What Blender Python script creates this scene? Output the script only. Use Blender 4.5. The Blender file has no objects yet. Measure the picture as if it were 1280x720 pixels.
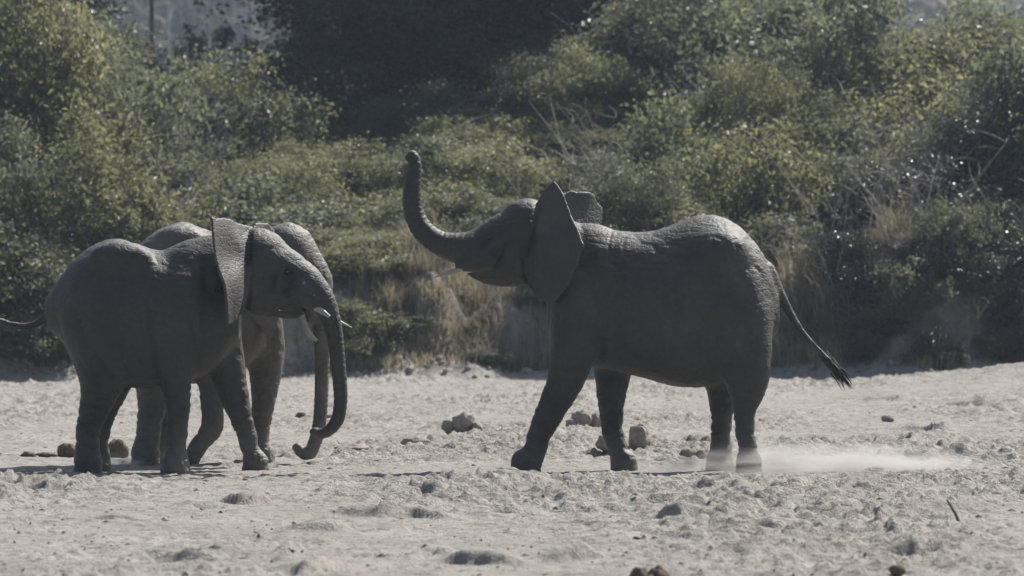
import bpy, math, random
import numpy as np
from mathutils import Vector

# ------------------------------------------------------------------ camera, sky, sun, exposure
sc = bpy.context.scene
F, HCAM, HOR = 6300.0, 1.8, 338.0          # focal length in photo pixels, eye height (m), horizon row
cam_d = bpy.data.cameras.new("camera")
cam_d.sensor_width = 36.0
cam_d.lens = F / 1280 * 36.0
cam_d.clip_start, cam_d.clip_end = 0.5, 3000
cam_d.dof.use_dof = True
cam_d.dof.focus_distance = 45.0
cam_d.dof.aperture_fstop = 3.7
cam = bpy.data.objects.new("camera", cam_d)
sc.collection.objects.link(cam)
cam.location = (0, 0, HCAM)
cam.rotation_euler = (math.radians(90) - math.atan((360 - HOR) / F), 0, 0)
sc.camera = cam

SUN_EL, SUN_AZ = 46.0, 42.0                # elevation; degrees right of straight behind the scene
sun_dir = Vector((math.sin(math.radians(SUN_AZ)) * math.cos(math.radians(SUN_EL)),
                  math.cos(math.radians(SUN_AZ)) * math.cos(math.radians(SUN_EL)),
                  math.sin(math.radians(SUN_EL))))
world = bpy.data.worlds.new("World")
sc.world = world
world.use_nodes = True
wn = world.node_tree.nodes
sky = wn.new("ShaderNodeTexSky")
sky.sky_type = 'NISHITA'
sky.sun_disc = False
sky.sun_elevation = math.radians(SUN_EL)
sky.sun_rotation = math.radians(SUN_AZ)
sky.dust_density = 2.5
sky.air_density = 1.0
wn["Background"].inputs[1].default_value = 0.065
world.node_tree.links.new(sky.outputs[0], wn["Background"].inputs[0])
sun_l = bpy.data.lights.new("sun", 'SUN')
sun_l.energy = 5.0
sun_l.angle = math.radians(0.5)
sun_l.color = (1.0, 0.97, 0.93)
sun_o = bpy.data.objects.new("sun", sun_l)
sun_o.rotation_euler = sun_dir.to_track_quat('Z', 'Y').to_euler()
sun_o.location = (20, 60, 60)
sc.collection.objects.link(sun_o)

sc.view_settings.view_transform = 'Standard'
sc.view_settings.look = 'None'
sc.view_settings.gamma = 1
sc.view_settings.exposure = 0.65
sc.render.engine = 'CYCLES'
sc.cycles.use_denoising = True
sc.cycles.max_bounces = 6
sc.cycles.diffuse_bounces = 3
sc.cycles.glossy_bounces = 2
sc.cycles.transmission_bounces = 3
sc.cycles.volume_bounces = 0
sc.cycles.transparent_max_bounces = 6
sc.cycles.volume_step_rate = 1.0

C = sc.collection
rng = np.random.default_rng(11)
random.seed(11)

# ------------------------------------------------------------------ helpers
def hash3(i, j, k, seed):
    h = (i.astype(np.int64) * 374761393 + j.astype(np.int64) * 668265263 + k.astype(np.int64) * 2147483647 + seed * 1274126177) & 0xffffffff
    h = ((h ^ (h >> 13)) * 1274126177) & 0xffffffff
    h = ((h ^ (h >> 16)) * 2246822519) & 0xffffffff
    return ((h ^ (h >> 15)) & 0xffff).astype(np.float32) / 32767.5 - 1.0

def noise2(x, y, seed=0):
    xi, yi = np.floor(x), np.floor(y)
    fx, fy = (x - xi).astype(np.float32), (y - yi).astype(np.float32)
    fx, fy = fx * fx * (3 - 2 * fx), fy * fy * (3 - 2 * fy)
    xi, yi = xi.astype(np.int64), yi.astype(np.int64)
    z = np.zeros_like(xi)
    a, b = hash3(xi, yi, z, seed), hash3(xi + 1, yi, z, seed)
    c, d = hash3(xi, yi + 1, z, seed), hash3(xi + 1, yi + 1, z, seed)
    return (a + (b - a) * fx) * (1 - fy) + (c + (d - c) * fx) * fy

def noise3(p, seed=0):
    pi = np.floor(p)
    f = (p - pi).astype(np.float32)
    f = f * f * (3 - 2 * f)
    pi = pi.astype(np.int64)
    x, y, z = pi[:, 0], pi[:, 1], pi[:, 2]
    r = 0
    for dx in (0, 1):
        for dy in (0, 1):
            for dz in (0, 1):
                w = (f[:, 0] if dx else 1 - f[:, 0]) * (f[:, 1] if dy else 1 - f[:, 1]) * (f[:, 2] if dz else 1 - f[:, 2])
                r = r + w * hash3(x + dx, y + dy, z + dz, seed)
    return r

def mesh_np(name, verts, faces, smooth=True, uniform=4):
    """verts (n,3); faces (m,uniform) int array"""
    me = bpy.data.meshes.new(name)
    n, m = len(verts), len(faces)
    me.vertices.add(n)
    me.vertices.foreach_set("co", np.ascontiguousarray(verts, dtype=np.float32).ravel())
    me.loops.add(m * uniform)
    me.loops.foreach_set("vertex_index", np.ascontiguousarray(faces, dtype=np.int32).ravel())
    me.polygons.add(m)
    me.polygons.foreach_set("loop_start", np.arange(0, m * uniform, uniform, dtype=np.int32))
    me.polygons.foreach_set("use_smooth", np.full(m, smooth, dtype=bool))
    me.update(calc_edges=True)
    return me

def obj(name, me, mat=None, parent=None):
    o = bpy.data.objects.new(name, me)
    C.objects.link(o)
    if mat is not None and not me.materials:
        me.materials.append(mat)
    if parent is not None:
        o.parent = parent
    return o

def tag(o, label=None, cat=None, group=None, kind=None):
    if label: o["label"] = label
    if cat: o["category"] = cat
    if group: o["group"] = group
    if kind: o["kind"] = kind
    return o

def empty(name, loc, rz=0.0, sca=(1, 1, 1)):
    o = bpy.data.objects.new(name, None)
    C.objects.link(o)
    o.location = loc
    o.rotation_euler = (0, 0, rz)
    o.scale = sca
    return o

class Nodes:
    def __init__(self, name):
        self.m = bpy.data.materials.new(name)
        self.m.use_nodes = True
        self.t = self.m.node_tree
        self.t.nodes.clear()
        self.out = self.t.nodes.new("ShaderNodeOutputMaterial")
    def n(self, typ, **kw):
        nd = self.t.nodes.new(typ)
        for k, v in kw.items():
            if k.startswith("_"):
                nd.inputs[k[1:].replace("_", " ")].default_value = v
            else:
                setattr(nd, k, v)
        return nd
    def l(self, a, b):
        self.t.links.new(a, b)
    def ramp(self, fac, stops):
        r = self.n("ShaderNodeValToRGB")
        e = r.color_ramp.elements
        while len(e) < len(stops):
            e.new(0.5)
        for el, (p, c) in zip(e, stops):
            el.position = p
            el.color = (*c, 1) if len(c) == 3 else c
        self.l(fac, r.inputs[0])
        return r.outputs[0]

# ------------------------------------------------------------------ materials
def mat_sand():
    N = Nodes("sand")
    geo = N.n("ShaderNodeNewGeometry")
    earth = N.n("ShaderNodeAttribute", attribute_name="earth")
    n1 = N.n("ShaderNodeTexNoise", _Scale=0.9, _Detail=6.0, _Roughness=0.6)
    n2 = N.n("ShaderNodeTexNoise", _Scale=9.0, _Detail=6.0, _Roughness=0.65)
    n3 = N.n("ShaderNodeTexNoise", _Scale=55.0, _Detail=4.0, _Roughness=0.7)
    for nn in (n1, n2, n3):
        N.l(geo.outputs["Position"], nn.inputs["Vector"])
    c1 = N.ramp(n1.outputs["Fac"], [(0.3, (0.308, 0.286, 0.254)), (0.7, (0.408, 0.383, 0.346))])
    c2 = N.ramp(n2.outputs["Fac"], [(0.3, (0.50, 0.475, 0.45)), (0.5, (1, 1, 1)), (0.8, (1.1, 1.1, 1.1))])
    mx = N.n("ShaderNodeMix", data_type='RGBA', blend_type='MULTIPLY', _Factor=1.0)
    N.l(c1, mx.inputs[6]); N.l(c2, mx.inputs[7])
    e2 = N.n("ShaderNodeTexNoise", _Scale=2.2, _Detail=7.0, _Roughness=0.65)
    N.l(geo.outputs["Position"], e2.inputs["Vector"])
    ce = N.ramp(e2.outputs["Fac"], [(0.28, (0.12, 0.105, 0.088)), (0.5, (0.22, 0.192, 0.162)), (0.72, (0.31, 0.275, 0.235))])
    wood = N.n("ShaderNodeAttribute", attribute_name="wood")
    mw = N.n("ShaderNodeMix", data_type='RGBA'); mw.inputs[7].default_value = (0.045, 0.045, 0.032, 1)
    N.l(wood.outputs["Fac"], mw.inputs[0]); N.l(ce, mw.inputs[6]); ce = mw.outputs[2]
    m2 = N.n("ShaderNodeMix", data_type='RGBA')
    N.l(earth.outputs["Fac"], m2.inputs[0]); N.l(mx.outputs[2], m2.inputs[6]); N.l(ce, m2.inputs[7])
    b = N.n("ShaderNodeBsdfPrincipled", _Roughness=0.95)
    b.inputs["Specular IOR Level"].default_value = 0.15
    N.l(m2.outputs[2], b.inputs["Base Color"])
    add = N.n("ShaderNodeMath", operation='ADD')
    ml = N.n("ShaderNodeMath", operation='MULTIPLY'); ml.inputs[1].default_value = 0.35
    N.l(n3.outputs["Fac"], ml.inputs[0]); N.l(n2.outputs["Fac"], add.inputs[0]); N.l(ml.outputs[0], add.inputs[1])
    bp = N.n("ShaderNodeBump", _Strength=1.0, _Distance=0.07)
    N.l(add.outputs[0], bp.inputs["Height"]); N.l(bp.outputs[0], b.inputs["Normal"])
    N.l(b.outputs[0], N.out.inputs[0])
    return N.m

def mat_skin(name, k=1.0):
    N = Nodes(name)
    tc = N.n("ShaderNodeTexCoord")
    n1 = N.n("ShaderNodeTexNoise", _Scale=2.5, _Detail=6.0, _Roughness=0.6)
    n2 = N.n("ShaderNodeTexNoise", _Scale=24.0, _Detail=5.0, _Roughness=0.6)
    N.l(tc.outputs["Object"], n1.inputs["Vector"]); N.l(tc.outputs["Object"], n2.inputs["Vector"])
    c1 = N.ramp(n1.outputs["Fac"], [(0.3, (0.030 * k, 0.027 * k, 0.0242 * k)), (0.7, (0.060 * k, 0.055 * k, 0.0485 * k))])
    c2 = N.ramp(n2.outputs["Fac"], [(0.3, (0.72, 0.72, 0.72)), (0.7, (1.12, 1.1, 1.08))])
    mx = N.n("ShaderNodeMix", data_type='RGBA', blend_type='MULTIPLY', _Factor=1.0)
    N.l(c1, mx.inputs[6]); N.l(c2, mx.inputs[7])
    # pale dust on the feet
    sep = N.n("ShaderNodeSeparateXYZ"); N.l(tc.outputs["Object"], sep.inputs[0])
    mr = N.n("ShaderNodeMapRange"); mr.inputs[1].default_value = 0.45; mr.inputs[2].default_value = 0.0
    mr.inputs[3].default_value = 0.0; mr.inputs[4].default_value = 0.55
    N.l(sep.outputs[2], mr.inputs[0])
    dm = N.n("ShaderNodeMath", operation='MULTIPLY'); N.l(mr.outputs[0], dm.inputs[0]); N.l(n1.outputs["Fac"], dm.inputs[1])
    at = N.n("ShaderNodeAttribute", attribute_name="stain")
    m2 = N.n("ShaderNodeMix", data_type='RGBA'); m2.inputs[7].default_value = (0.30, 0.275, 0.245, 1)
    N.l(dm.outputs[0], m2.inputs[0]); N.l(mx.outputs[2], m2.inputs[6])
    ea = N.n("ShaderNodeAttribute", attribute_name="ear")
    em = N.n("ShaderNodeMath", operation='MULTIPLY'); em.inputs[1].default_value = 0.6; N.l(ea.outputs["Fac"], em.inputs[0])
    m5 = N.n("ShaderNodeMix", data_type='RGBA'); m5.inputs[7].default_value = (0.155, 0.138, 0.122, 1)  # lighter, warmer ear tint paints in sunlight glowing through the thin ear
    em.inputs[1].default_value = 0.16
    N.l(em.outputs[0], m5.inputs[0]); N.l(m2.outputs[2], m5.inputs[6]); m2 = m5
    m3 = N.n("ShaderNodeMix", data_type='RGBA'); m3.inputs[7].default_value = (0.012, 0.011, 0.010, 1)
    N.l(at.outputs["Fac"], m3.inputs[0]); N.l(m2.outputs[2], m3.inputs[6])
    # pale dust tone on upward-facing skin, also painted in to brighten sunlit backs
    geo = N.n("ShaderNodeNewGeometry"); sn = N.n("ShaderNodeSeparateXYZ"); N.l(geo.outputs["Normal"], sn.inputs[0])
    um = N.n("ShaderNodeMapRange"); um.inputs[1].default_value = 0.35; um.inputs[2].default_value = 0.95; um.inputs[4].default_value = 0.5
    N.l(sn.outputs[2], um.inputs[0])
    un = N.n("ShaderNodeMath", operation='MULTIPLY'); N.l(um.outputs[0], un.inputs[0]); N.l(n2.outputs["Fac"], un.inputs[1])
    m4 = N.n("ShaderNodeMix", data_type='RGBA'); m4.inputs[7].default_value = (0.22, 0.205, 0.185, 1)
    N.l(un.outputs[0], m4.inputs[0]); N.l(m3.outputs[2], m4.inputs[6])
    b = N.n("ShaderNodeBsdfPrincipled", _Roughness=0.62)
    b.inputs["Specular IOR Level"].default_value = 0.5
    N.l(m4.outputs[2], b.inputs["Base Color"])
    def crackle(sx, sz, scale, width):
        mp = N.n("ShaderNodeMapping"); mp.inputs["Scale"].default_value = (sx, sx, sz)
        dn = N.n("ShaderNodeTexNoise", _Scale=6.0, _Detail=3.0); N.l(tc.outputs["Object"], dn.inputs["Vector"])
        va = N.n("ShaderNodeMix", data_type='VECTOR'); va.inputs[0].default_value = 0.10
        N.l(tc.outputs["Object"], va.inputs[4]); N.l(dn.outputs["Color"], va.inputs[5]); N.l(va.outputs[1], mp.inputs["Vector"])
        vo = N.n("ShaderNodeTexVoronoi", feature='DISTANCE_TO_EDGE', _Scale=scale); N.l(mp.outputs[0], vo.inputs["Vector"])
        return N.ramp(vo.outputs["Distance"], [(0.0, (0, 0, 0)), (width, (1, 1, 1))])
    a1 = crackle(1.0, 1.9, 13.0, 0.16); a2 = crackle(1.0, 1.3, 34.0, 0.2)
    ad = N.n("ShaderNodeMath", operation='MULTIPLY_ADD'); ad.inputs[1].default_value = 0.6; N.l(a2, ad.inputs[0]); N.l(a1, ad.inputs[2])
    ae = N.n("ShaderNodeMath", operation='ADD'); N.l(ad.outputs[0], ae.inputs[0]); N.l(n2.outputs["Fac"], ae.inputs[1])
    bp = N.n("ShaderNodeBump", _Strength=0.3, _Distance=0.010)
    N.l(ae.outputs[0], bp.inputs["Height"]); N.l(bp.outputs[0], b.inputs["Normal"])
    N.l(b.outputs[0], N.out.inputs[0])
    return N.m

def mat_simple(name, col, rough=0.7, var=0.25, scale=12.0, spec=0.4, bump=0.3, dist=0.01):
    N = Nodes(name)
    tc = N.n("ShaderNodeTexCoord")
    n1 = N.n("ShaderNodeTexNoise", _Scale=scale, _Detail=6.0, _Roughness=0.65)
    N.l(tc.outputs["Object"], n1.inputs["Vector"])
    lo = tuple(c * (1 - var) for c in col); hi = tuple(c * (1 + var) for c in col)
    c1 = N.ramp(n1.outputs["Fac"], [(0.3, lo), (0.7, hi)])
    b = N.n("ShaderNodeBsdfPrincipled", _Roughness=rough)
    b.inputs["Specular IOR Level"].default_value = spec
    N.l(c1, b.inputs["Base Color"])
    bp = N.n("ShaderNodeBump", _Strength=bump, _Distance=dist)
    N.l(n1.outputs["Fac"], bp.inputs["Height"]); N.l(bp.outputs[0], b.inputs["Normal"])
    N.l(b.outputs[0], N.out.inputs[0])
    return N.m

def mat_leaf(name, dark, light, trans=0.35, rough=0.42, spec=0.5, tcol=None):
    N = Nodes(name)
    geo = N.n("ShaderNodeNewGeometry")
    oi = N.n("ShaderNodeObjectInfo")
    c = N.ramp(geo.outputs["Random Per Island"], [(0.0, dark), (0.65, tuple((a + b_) / 2 for a, b_ in zip(dark, light))), (0.93, light), (1.0, (light[0] * 1.25, light[1] * 1.05, light[2] * 0.9))])
    hv = N.n("ShaderNodeHueSaturation")
    mr = N.n("ShaderNodeMapRange"); mr.inputs[3].default_value = 0.8; mr.inputs[4].default_value = 1.2
    N.l(oi.outputs["Random"], mr.inputs[0]); N.l(mr.outputs[0], hv.inputs["Value"])
    N.l(c, hv.inputs["Color"])
    b = N.n("ShaderNodeBsdfPrincipled", _Roughness=rough)
    b.inputs["Specular IOR Level"].default_value = spec
    N.l(hv.outputs[0], b.inputs["Base Color"])
    t = N.n("ShaderNodeBsdfTranslucent")
    tm = N.n("ShaderNodeMix", data_type='RGBA', blend_type='MULTIPLY', _Factor=1.0)
    tm.inputs[7].default_value = (*(tcol or (2.0, 2.0, 1.4)), 1)
    N.l(hv.outputs[0], tm.inputs[6]); N.l(tm.outputs[2], t.inputs["Color"])
    ms = N.n("ShaderNodeMixShader"); ms.inputs[0].default_value = trans
    N.l(b.outputs[0], ms.inputs[1]); N.l(t.outputs[0], ms.inputs[2])
    N.l(ms.outputs[0], N.out.inputs[0])
    return N.m

M_SAND = mat_sand()
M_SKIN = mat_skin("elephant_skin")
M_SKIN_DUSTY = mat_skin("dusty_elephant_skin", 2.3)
M_TUSK = mat_simple("ivory", (0.34, 0.31, 0.26), 0.45, 0.12, 8, 0.5, 0.1)
M_EYE = mat_simple("eye", (0.012, 0.009, 0.007), 0.12, 0.1, 8, 0.6, 0.0)
M_HAIR = mat_simple("tail_hair", (0.02, 0.018, 0.017), 0.5, 0.2, 20, 0.4, 0.0)
M_BARK = mat_simple("bark", (0.13, 0.11, 0.09), 0.9, 0.4, 7, 0.2, 0.6, 0.02)
M_TWIG = mat_simple("dry_twig", (0.27, 0.24, 0.20), 0.85, 0.3, 6, 0.25, 0.2)
M_DUNG = mat_simple("dung", (0.14, 0.108, 0.078), 0.95, 0.4, 26, 0.15, 0.9, 0.02)
M_CLOD = mat_simple("earth_clod", (0.30, 0.265, 0.225), 0.95, 0.3, 22, 0.15, 0.9, 0.02)
M_LEAF = mat_leaf("leaf_olive", (0.062, 0.066, 0.052), (0.135, 0.138, 0.104), 0.55, 0.5, 0.9)
M_LEAFY = mat_leaf("leaf_yellow_green", (0.080, 0.085, 0.060), (0.160, 0.158, 0.104), 0.56, 0.5, 0.9)
M_LEAFD = mat_leaf("leaf_dark", (0.016, 0.021, 0.019), (0.046, 0.054, 0.044), 0.16, 0.36, 0.7)  # dark foliage, with the deep shade around it also put into the colour
M_LEAFG = mat_leaf("leaf_grey_green", (0.075, 0.082, 0.070), (0.135, 0.142, 0.120), 0.54, 0.5, 0.9)
M_GRASS = mat_leaf("dry_grass", (0.20, 0.178, 0.138), (0.36, 0.325, 0.255), 0.42, 0.7, 0.2, (1.15, 1.1, 0.95))

# ------------------------------------------------------------------ ground (river bed, bank, hill) as one sheet
def bank_front(x):
    return 82.6 + 0.55 * np.sin(x * 0.55 + 1.0) + 0.35 * np.sin(x * 1.7) + 0.25 * noise2(x * 2.1, x * 0, 3) - np.clip(x - 3.6, 0, 6) * 0.10

def base_height(x, y):
    """large forms, shared by everything that stands on the ground"""
    x = np.asarray(x, dtype=np.float64); y = np.asarray(y, dtype=np.float64)
    h = 0.05 * noise2(x * 0.35, y * 0.16, 1) * np.clip((np.abs(y - 45) - 1.5) / 4, 0, 1)
    h = h + 0.03 * np.exp(-((y - 41.8) / 1.1) ** 2)
    # mound of sand on the right in front of the bank
    h = h + 0.52 * np.exp(-((x - 9.3) / 2.5) ** 2 - ((y - 77) / 6.0) ** 2)
    # bank
    f = bank_front(x)
    top = 1.15 + 0.25 * noise2(x * 0.6, x * 0 + 5, 8) + 0.6 * np.clip((x - 4) / 3, 0, 1)
    steep = 1.5 + 0.9 * noise2(x * 0.9, x * 0 + 9, 12) + 1.5 * np.exp(-((x + 1.0) / 1.2) ** 2)
    hollow = np.exp(-((x + 1.3) / .42) ** 4) + np.exp(-((x - .15) / .55) ** 4)
    mid = np.exp(-((x + 0.6) / 2.0) ** 4) + np.exp(-((x - 4.9) / .75) ** 4)
    tal = np.clip((y - f + 1.1) / 1.1, 0, 1)
    h = h + (0.24 + 0.14 * noise2(x * 1.3, x * 0 + 2, 14)) * tal * tal
    steep = steep + 1.2 * np.exp(-((x - 4.9) / .75) ** 4)
    steep = np.maximum(steep * (1 - .8 * hollow) , 0.3)
    f = f + 0.4 * hollow
    top = top * (1 - 0.18 * mid)
    t = np.clip((y - f) / steep, 0, 1)
    t = t * t * (3 - 2 * t)
    up = np.clip(y - f - steep, 0, 22) * (0.20 + 0.20 * mid * np.exp(-(y - f) / 6)) * (1 - 0.55 * np.exp(-((x + 5.6) / 2.6) ** 2)) * (1 - 0.45 * np.clip((x - 4.2) / 2.0, 0, 1))
    h = h + top * t + up + 85 * np.clip((y - 320) / 800, 0, 1) ** 1.2
    h = h + 0.22 * t * noise2(x * 0.8, y * 0.8, 31) + np.clip((y - 110) / 200, 0, 1) * 4 * noise2(x * 0.012, y * 0.012, 17)
    return h

def ground_z(x, y):
    return float(base_height(np.array([x]), np.array([y]))[0])

def axis(parts):
    out = []
    for a, b, st in parts:
        out.append(np.arange(a, b, st))
    return np.concatenate(out)

xs = axis([(-5.0, 5.0, 0.03), (5.0, 10.5, 0.06)])
xs = np.concatenate([-np.arange(5.0, 10.5, 0.06)[::-1][:-1], xs])
grow = 10.5 * (1.22 ** np.arange(0, 20)); grow = grow[grow < 700]
xs = np.unique(np.round(np.concatenate([-grow[::-1], xs, grow]), 4))
ys = axis([(27.5, 52, 0.032), (52, 64, 0.05), (64, 81, 0.075), (81, 88, 0.06), (88, 100, 0.5), (100, 160, 3), (160, 1250, 15)])
ys = np.concatenate([[-60, -40, -20, -5, 5, 12, 17, 21, 24, 26], ys])
X, Yg = np.meshgrid(xs, ys)
Z = base_height(X, Yg)
bankm = np.clip((Yg - bank_front(X) + 0.15) / 0.7, 0, 1)
sandm = 1 - np.clip((Yg - bank_front(X) + 0.1) / 0.5, 0, 1)
inner = (np.abs(X) < 12) & (Yg > 24) & (Yg < 92)
# trampled relief
rel = np.zeros_like(Z)
for sc_, amp, sd in ((1.3, 0.016, 21), (3.1, 0.013, 22), (7.0, 0.010, 23), (15.0, 0.008, 24)):
    rel += amp * noise2(X * sc_ + 3.1 * noise2(X * 0.7, Yg * 0.7, sd + 60) * 0.3, Yg * sc_ * 0.8, sd)
r1 = 1 - np.abs(noise2(X * 2.3, Yg * 1.5, 41))
rel += 0.030 * np.clip(r1 - 0.72, 0, 1) * 2.2 * (0.4 + noise2(X * 0.5, Yg * 0.4, 42))
def terrace(f, sd, lo=0.05):
    n_ = noise2(X * f + 0.8 * noise2(X * f * .5, Yg * f * .5, sd + 5), Yg * f * 0.75, sd)
    t_ = np.clip((n_ - lo) / 0.22, 0, 1)
    return t_ * t_ * (3 - 2 * t_)
rel += 0.014 * terrace(2.4, 91) * (0.5 + 0.5 * noise2(X * .6, Yg * .6, 90)) + 0.014 * terrace(5.5, 92, 0.25) + 0.018 * terrace(11.5, 93, 0.3) + 0.016 * terrace(17, 94, 0.35)
patch = 0.58 + 0.42 * np.clip(noise2(X * 0.45, Yg * 0.22, 43) * 2.2, -1, 1)
stand = 1 - 0.55 * np.exp(-((Yg - 45.2) / 1.2) ** 2)
Z = Z + rel * sandm * inner * patch * stand * 2.0
# footprints
for _ in range(700):
    cx = rng.uniform(-9, 9); cy = 28.5 + 54 * rng.random() ** 1.2
    if abs(cy - 45.2) < 1.0 and rng.random() < 0.75: continue
    rx = rng.uniform(0.05, 0.15); ry = rx * rng.uniform(0.8, 1.3); dp = rng.uniform(0.010, 0.032) * (0.6 + rx * 3)
    i0, i1 = np.searchsorted(xs, (cx - 2 * rx, cx + 2 * rx)); j0, j1 = np.searchsorted(ys, (cy - 2 * ry, cy + 2 * ry))
    if i1 - i0 < 3 or j1 - j0 < 3: continue
    xx = X[j0:j1, i0:i1]; yy = Yg[j0:j1, i0:i1]
    r = np.sqrt(((xx - cx) / rx) ** 2 + ((yy - cy) / ry) ** 2) + 0.25 * noise2(xx * 9, yy * 9, 77)
    d = np.where(r < 1, -dp * (1 - np.clip(r, 0, 1) ** 4), 0.45 * dp * np.exp(-((r - 1.15) / 0.28) ** 2))
    Z[j0:j1, i0:i1] += d * sandm[j0:j1, i0:i1]
# scuffed ledges that face the camera
def pix_ground(px, py):
    y = F * HCAM / (py - HOR)
    return (px - 640) * y / F, y
LEDGES = [(905, 652, 90, .055), (835, 650, 40, .05), (500, 645, 110, .06), (395, 660, 60, .04), (605, 698, 75, .05), (310, 634, 60, .045), (385, 683, 50, .04),
          (245, 698, 70, .04), (710, 697, 60, .05), (1010, 660, 80, .035), (1090, 667, 70, .04), (700, 632, 40, .03), (545, 693, 50, .03), (400, 712, 55, .05),
          (900, 615, 50, .025), (1150, 690, 70, .03), (150, 655, 50, .03), (60, 690, 60, .03), (250, 640, 50, .035), (760, 655, 50, .03), (1220, 575, 60, .04), (1160, 540, 50, .05), (1230, 512, 60, .06), (1120, 505, 60, .05)]
for px, py, w, hh in LEDGES:
    cx, cy = pix_ground(px, py); wx = w * cy / F / 2
    i0, i1 = np.searchsorted(xs, (cx - 2.2 * wx, cx + 2.2 * wx)); j0, j1 = np.searchsorted(ys, (cy - 0.5, cy + 1.1))
    xx = X[j0:j1, i0:i1]; yy = Yg[j0:j1, i0:i1]
    e = yy - cy - 0.30 * noise2(xx * 4, xx * 0 + py, 5)
    rp = np.clip(1 + e / 0.10, 0, 1); prof = np.where(e < 0, rp * rp * (3 - 2 * rp), np.exp(-(e / 0.5) ** 2))
    Z[j0:j1, i0:i1] += hh * 1.8 * prof * np.exp(-((xx - cx) / (1.35 * wx)) ** 4) * np.clip(0.75 + 0.6 * noise2(xx * 4.5, yy * 3, 15), 0.1, 1.3)
# bank face: hollows, crumbling clods
bf = inner * bankm * (1 - np.clip((Yg - bank_front(X) - 3.0) / 1.0, 0, 1))
Z += bf * (0.18 * noise2(X * 1.9, Yg * 1.2, 51) + 0.15 * noise2(X * 4.5, Yg * 3.5, 52) + 0.09 * noise2(X * 9, Yg * 7, 53))
ny, nx = X.shape
idx = np.arange(nx * ny).reshape(ny, nx)
faces = np.stack([idx[:-1, :-1], idx[:-1, 1:], idx[1:, 1:], idx[1:, :-1]], -1).reshape(-1, 4)
me = mesh_np("ground", np.stack([X, Yg, Z], -1).reshape(-1, 3), faces)
at = me.attributes.new("earth", 'FLOAT', 'POINT')
earth = np.clip((Yg - bank_front(X) - 0.05 + 0.35 * noise2(X * 2.5, Yg * 2.5, 61)) / 0.5, 0, 1)
at.data.foreach_set("value", earth.astype(np.float32).ravel())
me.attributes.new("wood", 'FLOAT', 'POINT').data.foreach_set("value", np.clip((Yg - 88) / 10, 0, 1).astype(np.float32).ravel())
ground = tag(obj("ground", me, M_SAND), "pale trampled sand of the dry river bed rising to an earth bank", None, None, "structure")

def surf_z(x, y):
    i = min(max(np.searchsorted(xs, x), 1), nx - 1); j = min(max(np.searchsorted(ys, y), 1), ny - 1)
    return float(Z[j, i])

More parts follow.
